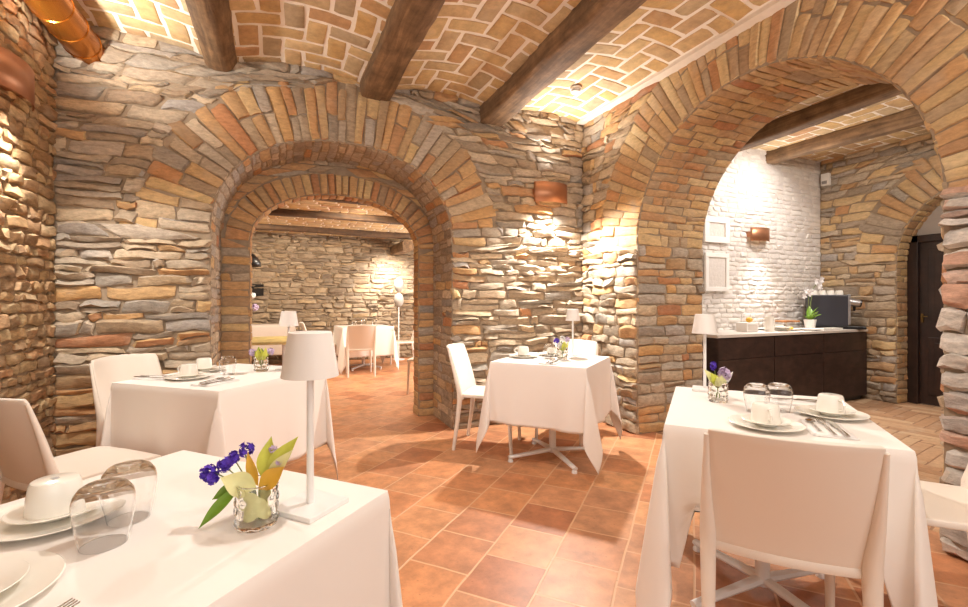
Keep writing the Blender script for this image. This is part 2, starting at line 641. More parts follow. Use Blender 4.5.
def courses(ends, v0, v1, hr, lr, amp=.006, split=.12, stag=True, seed=0):
    """courses between v0 and v1; ends(va, vb) -> list of ((ua0,ua1),(ub0,ub1)) start/end at the course's foot and top"""
    r = np.random.default_rng(seed)
    out = []
    v = v0
    k = 0
    while v < v1 - hr[0] * .5:
        h = r.uniform(*hr)
        vt = min(v + h, v1)
        if v1 - vt < hr[0] * .6:
            vt = v1
        for (a0, a1), (b0, b1) in ends(v, vt):
            W = ((b0 + b1) - (a0 + a1)) / 2
            if W < .03:
                continue
            cuts = [0.0]
            while True:
                step = r.uniform(*lr)
                if r.random() < .15:
                    step *= .45
                if cuts[-1] + step > W - lr[0] * .5:
                    break
                cuts.append(cuts[-1] + step)
            cuts.append(W)
            for c0, c1 in zip(cuts[:-1], cuts[1:]):
                f0, f1 = c0 / W, c1 / W
                x00, x10 = a0 + (b0 - a0) * f0, a0 + (b0 - a0) * f1
                x01, x11 = a1 + (b1 - a1) * f0, a1 + (b1 - a1) * f1
                sk = r.normal(0, .008)
                lo0 = v + (wob(x00, k, amp) if k else 0)
                lo1 = v + (wob(x10, k, amp) if k else 0)
                hi0 = vt + (wob(x01, k + 1, amp) if vt < v1 else 0)
                hi1 = vt + (wob(x11, k + 1, amp) if vt < v1 else 0)
                if r.random() < split and (vt - v) > .07:
                    m0 = lo0 + (hi0 - lo0) * r.uniform(.4, .6)
                    m1 = lo1 + (hi1 - lo1) * r.uniform(.4, .6)
                    out.append([(x00, lo0), (x10, lo1), (x11, m1), (x01, m0)])
                    out.append([(x00, m0), (x10, m1), (x11, hi1), (x01, hi0)])
                else:
                    out.append([(x00, lo0), (x10, lo1), (x11 + sk, hi1), (x01 + sk, hi0)])
        v = vt
        k += 1
    return np.array(out)


class Arch:
    """an arched opening: jambs from the floor, then a curved head; everything in the wall's own (u, z)"""
    def __init__(self, c, half, spring, rise, n=2.0, N=160):
        self.c, self.half, self.spring, self.rise = c, half, spring, rise
        th = np.linspace(PI, 0, N)
        cx = c + half * np.sign(np.cos(th)) * np.abs(np.cos(th)) ** (2 / n)
        cz = spring + rise * np.abs(np.sin(th)) ** (2 / n)
        jz = np.linspace(0, spring, 30)[:-1]
        self.u = np.concatenate([np.full(29, c - half), cx, np.full(29, c + half)])
        self.z = np.concatenate([jz, cz, jz[::-1]])
        du, dz = np.gradient(self.u), np.gradient(self.z)
        L = np.hypot(du, dz)
        L[L == 0] = 1
        self.nu, self.nz = -dz / L, du / L          # outward (away from the opening)
        self.s = np.concatenate([[0], np.cumsum(np.hypot(np.diff(self.u), np.diff(self.z)))])
        self.s0, self.s1, self.S = self.s[29], self.s[29 + N - 1], self.s[-1]

    def at(self, s, r):
        u = np.interp(s, self.s, self.u)
        z = np.interp(s, self.s, self.z)
        nu = np.interp(s, self.s, self.nu)
        nz = np.interp(s, self.s, self.nz)
        l = np.hypot(nu, nz)
        return u + nu / l * r, z + nz / l * r, nu / l, nz / l

    def limits(self, ring):
        """left and right boundary of the opening plus its ring at height z"""
        sl = np.linspace(self.s0, self.s1, 200)
        u, z, _, _ = self.at(sl, ring)
        m = len(sl) // 2
        order = np.argsort(z[:m])
        zl, ul = z[:m][order], u[:m][order]
        order = np.argsort(z[m:])
        zr, ur = z[m:][order], u[m:][order]
        ztop = z.max()

        def f(zz):
            if zz < self.spring:
                return self.c - self.half, self.c + self.half
            if zz >= ztop:
                return None
            return float(np.interp(zz, zl, ul)), float(np.interp(zz, zr, ur))
        f.top = ztop
        return f


def ends_around(u0, u1, lim):
    def ends(va, vb):
        A, Bb = lim(va + 1e-4), lim(vb - 1e-4)
        if A is None:
            return [((u0, u0), (u1, u1))]
        if Bb is None:
            mid = (A[0] + A[1]) / 2
            Bb = (mid - .02, mid + .02)
        return [((u0, u0), (A[0], Bb[0])), ((A[1], Bb[1]), (u1, u1))]
    return ends


def backing(B, u0, u1, ztop, arch, pos, mi, depth_vec=None, back=True):
    """wall face with the arched hole, its reveal and its far face"""
    k = len(arch.u)
    def face(off):
        P = lambda u, z: np.array(pos(u, z)) + off
        B.add([P(u0, 0), P(arch.u[0], 0), P(arch.u[0], ztop), P(u0, ztop)], [(0, 1, 2, 3)], mi)
        B.add([P(arch.u[-1], 0), P(u1, 0), P(u1, ztop), P(arch.u[-1], ztop)], [(0, 1, 2, 3)], mi)
        V, F = [], []
        for i in range(k):
            V += [P(arch.u[i], arch.z[i]), P(arch.u[i], ztop)]
        for i in range(k - 1):
            if abs(arch.u[i + 1] - arch.u[i]) > 1e-6:
                F.append((2 * i, 2 * i + 2, 2 * i + 3, 2 * i + 1))
        B.add(V, F, mi)
    face(np.zeros(3))
    if depth_vec is not None:
        dv = np.array(depth_vec)
        V, F = [], []
        for i in range(k):
            p = np.array(pos(arch.u[i], arch.z[i]))
            V += [p, p + dv]
        for i in range(k - 1):
            F.append((2 * i, 2 * i + 1, 2 * i + 3, 2 * i + 2))
        B.add(V, F, mi)
        if back:
            face(dv)


def ring_quads(arch, thick, length, seed, split=.5, s0=None, s1=None, lvar=.1):
    r = np.random.default_rng(seed)
    s0 = arch.s0 if s0 is None else s0
    s1 = arch.s1 if s1 is None else s1
    out = []
    s = s0
    while s < s1 - thick * .4:
        w = r.uniform(.8, 1.2) * thick
        e = min(s + w, s1)
        if s1 - e < thick * .5:
            e = s1
        Lr = length * r.uniform(1 - lvar, 1 + lvar)
        cuts = [0, Lr]
        if r.random() < split:
            cuts = [0, Lr * r.uniform(.35, .65), Lr]
        for a, b in zip(cuts[:-1], cuts[1:]):
            out.append([(s, a), (e, a), (e, b), (s, b)])
        s = e
    return np.array(out)


def herringbone(k, cell, x0, x1, y0, y1, ang=0.0):
    """two-way brick pattern, bricks k cells long"""
    out = []
    c, s = math.cos(ang), math.sin(ang)
    cx, cy = (x0 + x1) / 2, (y0 + y1) / 2
    rad = max(x1 - x0, y1 - y0) * .75 / cell + 4
    nmax = int(rad * 2)
    for a in range(-nmax, nmax + 1):
        for b in range(-nmax // k - 2, nmax // k + 3):
            ox, oy = a + k * b, a - k * b
            if abs(ox) > rad or abs(oy) > rad:
                continue
            for (ax, ay, w, h) in ((0, 0, k, 1), (k, -(k - 1), 1, k)):
                px, py = (ox + ax) * cell, (oy + ay) * cell
                W, Hh = w * cell, h * cell
                q = [(px, py), (px + W, py), (px + W, py + Hh), (px, py + Hh)]
                q = [(cx + c * x - s * y, cy + s * x + c * y) for x, y in q]
                mx, my = sum(p[0] for p in q) / 4, sum(p[1] for p in q) / 4
                if x0 - .05 < mx < x1 + .05 and y0 - .05 < my < y1 + .05:
                    out.append([(min(max(x, x0), x1), min(max(y, y0), y1)) for x, y in q])
    return np.array(out)


def planar(fn, normal):
    nv = np.array(normal, float)
    def f(u, v):
        P = fn(u, v)
        return P, np.broadcast_to(nv, P.shape)
    return f


def ringmap(arch, pos3, normal):
    nv = np.array(normal, float)
    def f(s, r):
        u, z, _, _ = arch.at(s, r)
        P = pos3(u, z)
        return P, np.broadcast_to(nv, P.shape)
    return f


def st(*a):
    return np.stack(np.broadcast_arrays(*a), -1).astype(float)


def centre(q):
    return q.mean(axis=1)


# ------------------------------------------------------------------ the rooms
XL, XR, YB = -1.45, 2.90, 4.03        # left wall, right wall, back wall faces
YF = -2.4                             # how far the room is built behind the photographer
YREC = 4.62                           # face of the inner brick arch
XS0, XS1, YS = 3.70, 6.55, 3.80       # buffet room
YFAR = 9.6                            # far wall of the second room
TOP = 3.2

# floors
b = MB()
b.add([(-3.6, YF, 0), (XR + .2, YF, 0), (XR + .2, YFAR + .2, 0), (-3.6, YFAR + .2, 0)], [(0, 1, 2, 3)])
b.box(-3.6, XR + .2, YF, YFAR + .2, -.1, -.004)
b.add([(XR + .2, YB + .3, 0), (4.2, YB + .3, 0), (4.2, YFAR + .2, 0), (XR + .2, YFAR + .2, 0)], [(0, 1, 2, 3)])
tag(b.build('floor', M['floor'], smooth=False), 'orange terracotta tiled floor laid diagonally', 'floor', kind='structure')

b = MB()
b.box(XR + .2, 7.4, YF, YS + .3, -.1, -.006, 1)
q = herringbone(5, .10, XR + .2, 7.2, -.6, YS + .05, R(10))
lay(b, q, planar(lambda u, v: st(u, v, 0 * u - .005), (0, 0, 1)), .003, 0, gap=.002, rnd=.02, jit=.001, sink=.003, tilt=0, rough=.0)
tag(b.build('floor_buffet', [M['parquet'], M['parquet_gap']]), 'brown herringbone floor of the buffet room', 'floor', kind='structure')

# ---- back wall with the large left arch
arch1 = Arch(.455, .975, 1.72, .82, 2.25)
bm_ = MB()
pos = lambda u, z: (u, YB, z)
backing(bm_, XL - .3, XR + .3, TOP, arch1, pos, 2, (0, YREC - YB, 0))
lim1 = arch1.limits(.46)
q = courses(ends_around(XL, XR, lim1), 0, 3.14, (.045, .105), (.14, .46), amp=.009, split=.25, seed=3)
C = centre(q)
r_ = np.random.default_rng(5)
near = np.exp(-np.abs(np.minimum(np.abs(C[:, 0] - (arch1.c - arch1.half)), np.abs(C[:, 0] - (arch1.c + arch1.half)))) / .25)
lowleft = ((C[:, 0] < -.75) & (C[:, 1] < .75)) * .75
pb = np.clip(.05 + .28 * near + lowleft, 0, .85)
mi = np.where(r_.random(len(q)) < pb, 1, 0)
fm = planar(lambda u, v: st(u, 0 * u + YB, v), (0, -1, 0))
lay(bm_, q, fm, .029, mi, gap=.003, rnd=.32, jit=.010, tilt=.28, rough=.18)
q = ring_quads(arch1, .072, .50, 8, .6, lvar=.14)
mi = np.where(r_.random(len(q)) < .5, 1, 0)
lay(bm_, q, ringmap(arch1, lambda u, z: st(u, 0 * u + YB, z), (0, -1, 0)), .020, mi, gap=.002, rnd=.12, jit=.006, flip=True)
# reveal of the arch
def rev1(d, s):
    u, z, nu, nz = arch1.at(s, 0)
    return st(u, YB + d, z), st(-nu, 0 * nu, -nz)
q = courses(lambda a, b_: [((.0, .0), (YREC - YB, YREC - YB))], 0, arch1.S, (.055, .10), (.16, .34), amp=.004, split=.1, seed=12)
mi = np.where(r_.random(len(q)) < .08, 1, 0)
lay(bm_, q, rev1, .008, mi, gap=.007, rnd=.3)
tag(bm_.build('wall_back', [M['stone'], M['brick'], M['mortar']]), 'rubble stone back wall with a wide brick-edged arch', 'wall', kind='structure')

# ---- inner brick arch, set back inside the large one
arch2 = Arch(.49, .78, 1.74, .48, 2.1)
b = MB()
pos2 = lambda u, z: (u, YREC, z)
backing(b, arch1.c - arch1.half - .02, arch1.c + arch1.half + .08, 2.62, arch2, pos2, 1, (0, .18, 0))
lay(b, ring_quads(arch2, .068, .205, 4, 0.0, lvar=.02), ringmap(arch2, lambda u, z: st(u, 0 * u + YREC, z), (0, -1, 0)), .022, 0, gap=.006, rnd=.12, jit=.003, flip=True)
lim2 = arch2.limits(.21)
q = courses(ends_around(arch1.c - arch1.half, arch1.c + arch1.half + .05, lim2), 0, 2.6, (.062, .085), (.18, .28), amp=.003, split=0, seed=21)
lay(b, q, planar(lambda u, v: st(u, 0 * u + YREC, v), (0, -1, 0)), .014, np.where(r_.random(len(q)) < .25, 2, 0), gap=.006, rnd=.15, jit=.004)
def rev2(d, s):
    u, z, nu, nz = arch2.at(s, 0)
    return st(u, YREC + d, z), st(-nu, 0 * nu, -nz)
q = courses(lambda a, b_: [((.0, .0), (.18, .18))], 0, arch2.S, (.06, .08), (.18, .19), amp=.001, split=0, seed=22)
lay(b, q, rev2, .010, 0, gap=.006, rnd=.15, jit=.003)
tag(b.build('trim_1', [M['brick'], M['mortar'], M['stone']]), 'brick inner arch with pilasters inside the large left arch', 'arch', kind='structure')

# ---- right wall with the big arch to the buffet room
arch3 = Arch(2.17, 1.04, 1.70, 1.06, 2.0)
b = MB()
pos3 = lambda u, z: (XR, u, z)
backing(b, YF, YB + .3, TOP, arch3, pos3, 3, (XS0 - XR, 0, 0))
lim3 = arch3.limits(.50)
q = courses(ends_around(YF, YB, lim3), 0, 3.14, (.05, .115), (.13, .36), amp=.007, split=.15, seed=31)
C = centre(q)
pil = C[:, 0] < 1.2
mi = np.where(r_.random(len(q)) < np.where(C[:, 1] > 1.7, .5, .14), 1, 0)
mi = np.where(pil & (C[:, 1] < 1.75), 4, mi)
fm3 = planar(lambda u, v: st(0 * u + XR, u, v), (-1, 0, 0))
lay(b, q[~pil], fm3, .028, mi[~pil], gap=.003, rnd=.32, jit=.010, tilt=.28, rough=.18, flip=True)
up_ = pil & (C[:, 1] > 1.72)
lay(b, q[up_], fm3, .024, np.where(mi[up_] == 4, 0, mi[up_]), gap=.006, rnd=.3, jit=.007, flip=True)
q = courses(lambda a, b_: [((YF, YF), (arch3.c - arch3.half + .015, arch3.c - arch3.half + .015))], 0, 1.74, (.07, .12), (.20, .46), amp=.008, split=.1, seed=36)
lay(b, q, fm3, .048, 4, gap=.006, rnd=.55, jit=.009, tilt=.08, rough=.10, flip=True)
q = ring_quads(arch3, .064, .54, 33, .8, lvar=.08)
lay(b, q, ringmap(arch3, lambda u, z: st(0 * u + XR, u, z), (-1, 0, 0)), .013, np.where(r_.random(len(q)) < .25, 1, 2), gap=.002, rnd=.06, jit=.003)
def rev3(d, s):
    u, z, nu, nz = arch3.at(s, 0)
    return st(XR + d, u, z), st(0 * nu, -nu, -nz)
T3 = XS0 - XR
for (sa, sb, seed, hr, lr, kinds) in ((0, arch3.s0, 41, (.06, .12), (.16, .36), 's'), (arch3.s0, arch3.s1, 42, (.06, .075), (.2, .3), 'b'), (arch3.s1, arch3.S, 43, (.06, .12), (.16, .36), 's')):
    q = courses(lambda a, b_: [((.0, .0), (T3, T3))], sa, sb, hr, lr, amp=.003, split=.05, seed=seed)
    rr = r_.random(len(q))
    mi = np.where(rr < .28, 1, 0) if kinds == 's' else np.where(rr < .25, 1, 2)
    lay(b, q, rev3, .010 if kinds == 'b' else .022, mi, gap=.004, rnd=.1 if kinds == 'b' else .35, jit=.005)
tag(b.build('wall_right', [M['stone'], M['brick'], M['arch_brick'], M['mortar'], M['pale_stone']]), 'stone right wall with a big brick arch', 'wall', kind='structure')

# ---- left wall of rounded, worn bricks
b = MB()
b.add([(XL, YF, 0), (XL, YB + .3, 0), (XL, YB + .3, TOP), (XL, YF, TOP)], [(0, 1, 2, 3)], 1)
q = courses(lambda a, b_: [((YF, YF), (YB, YB))], 0, 3.14, (.06, .09), (.11, .25), amp=.006, split=.03, seed=51)
lay(b, q, planar(lambda u, v: st(0 * u + XL, u, v), (1, 0, 0)), .022, 0, gap=.010, rnd=.4, jit=.008, tilt=.2, rough=.16)
tag(b.build('wall_left', [M['cobble'], M['dark_mortar']]), 'left wall of worn rounded bricks', 'wall', kind='structure')

# ---- ceiling of shallow brick vaults
SUP = [XL - .25, -.446, .744, 1.816, XR + .12]
ZS, RISE = 3.02, .10
def vz(x):
    x = np.asarray(x, float)
    i = np.clip(np.searchsorted(SUP, x) - 1, 0, len(SUP) - 2)
    a, c_ = np.array(SUP)[i], np.array(SUP)[i + 1]
    t = (x - a) / (c_ - a)
    z = ZS + RISE * (1 - (2 * t - 1) ** 2)
    sl = -RISE * 2 * (2 * t - 1) * 2 / (c_ - a)
    return z, sl
def vault(u, v):
    z, sl = vz(u)
    l = np.sqrt(1 + sl ** 2)
    return st(u, v, z), st(sl / l, 0 * u, -1 / l)
b = MB()
xs = np.linspace(XL - .05, XR + .05, 90)
z, _ = vz(xs)
b.grid(np.stack([np.stack([xs, 0 * xs + y, z], -1) for y in (YF, YB + .06)]), 1)
b.box(XL - .3, XR + .3, YF, YB + .3, 3.2, 3.3, 1)
q = herringbone(2, .148, XL, XR, YF, YB, 0)
lay(b, q, vault, .008, 0, gap=.022, rnd=.08, jit=.005, sink=.006, tilt=.15, rough=.06, flip=True)
tag(b.build('ceiling', [M['vault_brick'], M['lime_mortar']]), 'shallow brick vaults with white joints between the beams', 'ceiling', kind='structure')

# ---- buffet room shell
b = MB()
b.add([(XS0 - .1, YS, 0), (XS1 + .2, YS, 0), (XS1 + .2, YS, TOP), (XS0 - .1, YS, TOP)], [(0, 1, 2, 3)], 1)
q = courses(lambda a, b_: [((XS0, XS0), (XS1, XS1))], 0, 3.08, (.045, .066), (.11, .22), amp=.005, split=.0, seed=61)
lay(b, q, planar(lambda u, v: st(u, 0 * u + YS, v), (0, -1, 0)), .010, 0, gap=.006, rnd=.3, jit=.005, tilt=.3, rough=.2)
tag(b.build('wall_buffet', [M['white_brick'], M['white_mortar']]), 'whitewashed brick wall behind the buffet', 'wall', kind='structure')

arch4 = Arch(2.16, .81, 1.66, .84, 2.0)
b = MB()
pos4 = lambda u, z: (XS1, u, z)
backing(b, YF, YS + .2, TOP, arch4, pos4, 2, (.28, 0, 0))
lim4 = arch4.limits(.40)
q = courses(ends_around(YF, YS, lim4), 0, 3.08, (.055, .115), (.14, .36), amp=.006, split=.12, seed=71)
lay(b, q, planar(lambda u, v: st(0 * u + XS1, u, v), (-1, 0, 0)), .022, np.where(r_.random(len(q)) < .35, 1, 0), gap=.006, rnd=.3, jit=.008, flip=True)
q = ring_quads(arch4, .085, .42, 72, .35, lvar=.15)
lay(b, q, ringmap(arch4, lambda u, z: st(0 * u + XS1, u, z), (-1, 0, 0)), .022, np.where(r_.random(len(q)) < .3, 0, 1), gap=.006, rnd=.2, jit=.006)
def rev4(d, s):
    u, z, nu, nz = arch4.at(s, 0)
    return st(XS1 + d, u, z), st(0 * nu, -nu, -nz)
q = courses(lambda a, b_: [((.0, .0), (.28, .28))], 0, arch4.S, (.06, .1), (.15, .26), amp=.002, split=0, seed=73)
lay(b, q, rev4, .012, 1, gap=.006, rnd=.25)
tag(b.build('wall_doorway', [M['stone'], M['arch_brick'], M['mortar']]), 'stone wall with the arched doorway beside the buffet', 'wall', kind='structure')

b = MB()
b.box(XS0 - .9, XS1 + .4, YF, YS + .2, 3.05, 3.15, 1)
q = herringbone(2, .148, XS0, XS1, -.4, YS, 0)
lay(b, q, planar(lambda u, v: st(u, v, 0 * u + 3.05), (0, 0, -1)), .008, 0, gap=.016, rnd=.08, jit=.005, sink=.004, tilt=.1, flip=True)
tag(b.build('ceiling_buffet', [M['vault_brick'], M['lime_mortar']]), 'brick ceiling of the buffet room', 'ceiling', kind='structure')

# ---- far room shell
b = MB()
b.add([(-3.4, YFAR, 0), (4.0, YFAR, 0), (4.0, YFAR, 2.7), (-3.4, YFAR, 2.7)], [(0, 1, 2, 3)], 1)
q = courses(lambda a, b_: [((-2.2, -2.2), (3.9, 3.9))], 0, 2.5, (.05, .11), (.14, .42), amp=.01, split=.15, seed=81)
lay(b, q, planar(lambda u, v: st(u, 0 * u + YFAR, v), (0, -1, 0)), .040, 0, gap=.006, rnd=.4, jit=.01, tilt=.3, rough=.2)
tag(b.build('wall_far', [M['far_stone'], M['mortar']]), 'rough stone end wall of the far room', 'wall', kind='structure')
b = MB()
b.add([(-3.4, YREC + .18, 0), (-3.4, YFAR, 0), (-3.4, YFAR, 2.7), (-3.4, YREC + .18, 2.7)], [(0, 1, 2, 3)], 0)
tag(b.build('wall_far_left', M['mortar']), 'left side wall of the far room', 'wall', kind='structure')
b = MB()
b.add([(4.0, YREC + .18, 0), (4.0, YFAR, 0), (4.0, YFAR, 2.7), (4.0, YREC + .18, 2.7)], [(0, 1, 2, 3)], 0)
tag(b.build('wall_far_right', M['mortar']), 'right side wall of the far room', 'wall', kind='structure')
b = MB()
b.box(-3.5, 4.1, YREC + .1, YFAR + .1, 2.50, 2.6, 1)
q = courses(lambda a, b_: [((-1.6, -1.6), (3.2, 3.2))], YREC + .18, YFAR, (.13, .14), (.26, .29), amp=.001, split=0, seed=85)
lay(b, q, planar(lambda u, v: st(u, v, 0 * u + 2.50), (0, 0, -1)), .008, 0, gap=.012, rnd=.08, jit=.004, sink=.004, flip=True)
tag(b.build('ceiling_far', [M['vault_brick'], M['lime_mortar']]), 'low brick ceiling of the far room', 'ceiling', kind='structure')
b = MB()
b.box(-3.5, XL - .3, YB, YREC + .18, 0, 2.7)
b.box(XR + .3, 4.1, YB, YREC + .18, 0, 2.7)
tag(b.build('wall_between', M['mortar']), 'dividing wall between the two dining rooms', 'wall', kind='structure')


# ------------------------------------------------------------------ beams
def beam(name, label, a, bpt, w, h, zb, mat, group, seed, round_=.25):
    """hand-hewn beam from a to bpt (x, y), underside at zb"""
    r = np.random.default_rng(seed)
    a, bpt = np.array(a), np.array(bpt)
    L = np.linalg.norm(bpt - a)
    d = (bpt - a) / L
    p = np.array([-d[1], d[0]])
    n = int(L / .12) + 2
    prof = []
    for k in range(20):
        t = 2 * PI * k / 20
        e = .35 + round_
        prof.append((np.sign(math.cos(t)) * abs(math.cos(t)) ** e, np.sign(math.sin(t)) * abs(math.sin(t)) ** e))
    prof = np.array(prof)
    phs = r.uniform(0, 6.28, 8)
    ring = []
    for i in range(n):
        t = i / (n - 1) * L
        ww = w / 2 * (1 + .06 * math.sin(t * 1.9 + phs[0]) + .03 * math.sin(t * 6 + phs[1]))
        hh = h / 2 * (1 + .05 * math.sin(t * 2.3 + phs[2]))
        sx = .02 * math.sin(t * 1.1 + phs[3])
        sz = .012 * math.sin(t * 1.7 + phs[4])
        jj = 1 + r.normal(0, .015, len(prof)) + .02 * np.sin(np.arange(len(prof)) * 1.9 + t * 2)
        X = prof[:, 0] * ww * jj + sx
        Z = prof[:, 1] * hh * jj + zb + h / 2 + sz
        c = a + d * t
        ring.append(np.stack([c[0] + p[0] * X, c[1] + p[1] * X, Z], -1))
    Rg = np.array(ring)
    B = MB()
    k = len(prof)
    F = []
    for i in range(n - 1):
        for j in range(k):
            F.append((i * k + j, i * k + (j + 1) % k, (i + 1) * k + (j + 1) % k, (i + 1) * k + j))
    F.append(tuple(range(k))[::-1])
    F.append(tuple((n - 1) * k + j for j in range(k)))
    B.add(Rg.reshape(-1, 3), F)
    o = B.build(name, mat, angle=50)
    return tag(o, label, 'beam', group)


GB = 'rough beams under the dining room vaults'
beam('ceiling_beam', 'round log-like ceiling beam above the left brick arch, next to the copper duct', (-.446, YF), (-.446, YB + .04), .23, .24, 2.95, M['beam'], GB, 1, .55)
beam('ceiling_beam', 'squared dark ceiling beam with a split, ending over the right half of the left arch', (.744, YF), (.744, YB + .04), .26, .25, 2.94, M['beam'], GB, 2, .02)
beam('ceiling_beam', 'squared ceiling beam nearest the smoke detector and the corner sconce', (1.816, YF), (1.816, YB + .04), .26, .25, 2.91, M['beam'], GB, 3, .02)
GB2 = 'dark beams in the buffet room'
beam('ceiling_beam', 'thick dark beam in the buffet room, the higher one seen in the arch', (4.62, -.4), (4.62, YS), .17, .17, 2.89, M['beam'], GB2, 4, .1)
beam('ceiling_beam', 'thinner dark beam in the buffet room, nearer the doorway wall', (5.53, -.4), (5.53, YS), .15, .17, 2.89, M['beam'], GB2, 5, .05)
GB3 = 'crosswise beams in the far room'
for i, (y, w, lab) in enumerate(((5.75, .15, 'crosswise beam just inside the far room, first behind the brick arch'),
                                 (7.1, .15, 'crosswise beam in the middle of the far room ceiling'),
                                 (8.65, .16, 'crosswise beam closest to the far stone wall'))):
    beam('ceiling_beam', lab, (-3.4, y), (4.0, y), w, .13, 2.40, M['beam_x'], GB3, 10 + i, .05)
beam('ceiling_beam', 'short thick beam end running into the far wall at the right of the far room', (2.15, 8.55), (2.15, YFAR), .22, .20, 2.16, M['beam'], GB3, 15, .05)


# ------------------------------------------------------------------ furniture kinds
def make_chair(label, loc, rz, group):
    """facing +Y; origin on the floor under the seat"""
    t = thing('dining_chair', label, 'chair', loc, rz, group)
    # seat: slightly dished shell with a turned-down rim
    n = 15
    P = np.zeros((n, n, 3))
    for i, a in enumerate(np.linspace(-1, 1, n)):
        for j, c in enumerate(np.linspace(-1, 1, n)):
            e = .16
            x = a * math.sqrt(1 - e * c * c / 2)
            y = c * math.sqrt(1 - e * a * a / 2)
            hw = .222 - .012 * (1 - (c + 1) / 2)
            P[i, j] = (x * hw, y * .215 + .005, .452 - .010 * (1 - x * x) * (1 - y * y) - .012 * max(0, c) ** 6)
    B = MB().grid(P)
    B.build('seat', M['chair'], t, solid=.026, offset=-1.0, bevel=.005)
    # backrest: one curved, reclined panel
    n, m = 19, 15
    P = np.zeros((n, m, 3))
    for i, a in enumerate(np.linspace(-1, 1, n)):
        for j, c in enumerate(np.linspace(0, 1, m)):
            hw = .208 + .006 * math.sin(c * PI) - .006 * max(0, c - .9) * 10 * .4
            bow = .066 * (1 - a * a) * (.40 + .60 * c)
            y = -.205 - .115 * c ** 1.2 - bow + .012
            z = .428 + .40 * c - .010 * a * a * (c > .999)
            P[i, j] = (a * hw, y, z)
    MB().grid(P).build('backrest', M['chair'], t, solid=.014, offset=0, bevel=.004)
    # rear rail under the panel
    pts = [(x, -.205 - .066 * .40 * (1 - (x / .2) ** 2) + .012, .425) for x in np.linspace(-.2, .2, 11)]
    MB().tube(pts, .016, 8, squash=1.2).build('rear_rail', M['chair'], t)
    for s in (-1, 1):
        # rear leg climbs the side of the panel and thins out
        pts = [(s * .205, -.265, 0), (s * .206, -.235, .2), (s * .207, -.212, .40), (s * .208, -.214, .47), (s * .212, -.243, .58), (s * .213, -.274, .69), (s * .212, -.306, .80)]
        MB().tube(pts, [.014, .017, .021, .021, .015, .010, .006], 10, squash=1.15).build('leg', M['chair'], t)
        pts = [(s * .197, .205, 0), (s * .194, .196, .2), (s * .190, .185, .44)]
        MB().tube(pts, [.013, .016, .019], 10).build('leg', M['chair'], t)
    return t


def make_table(label, loc, rz, a, b_, group):
    t = thing('dining_table', label, 'table', loc, rz, group)
    MB().box(-a / 2, a / 2, -b_ / 2, b_ / 2, .722, .746).build('tabletop', M['white'], t, bevel=.004, smooth=False)
    MB().tube([(0, 0, .04), (0, 0, .722)], .027, 16).build('column', M['white_metal'], t)
    for k in range(4):
        w = k * PI / 2 + PI / 4
        c, s = math.cos(w), math.sin(w)
        B = MB()
        pts = [(c * r_2, s * r_2, .062 - .028 * (r_2 / .36)) for r_2 in np.linspace(.0, .36, 6)]
        B.tube(pts, [.024, .024, .022, .021, .020, .018], 8, squash=.7)
        leg = B.build('foot', M['white_metal'], t)
        g = MB().lathe([(.001, 0), (.02, 0), (.02, .012), (.012, .022), (.001, .022)], 12, (c * .345, s * .345, 0))
        g.build('glide', M['white_metal'], leg)
    return t


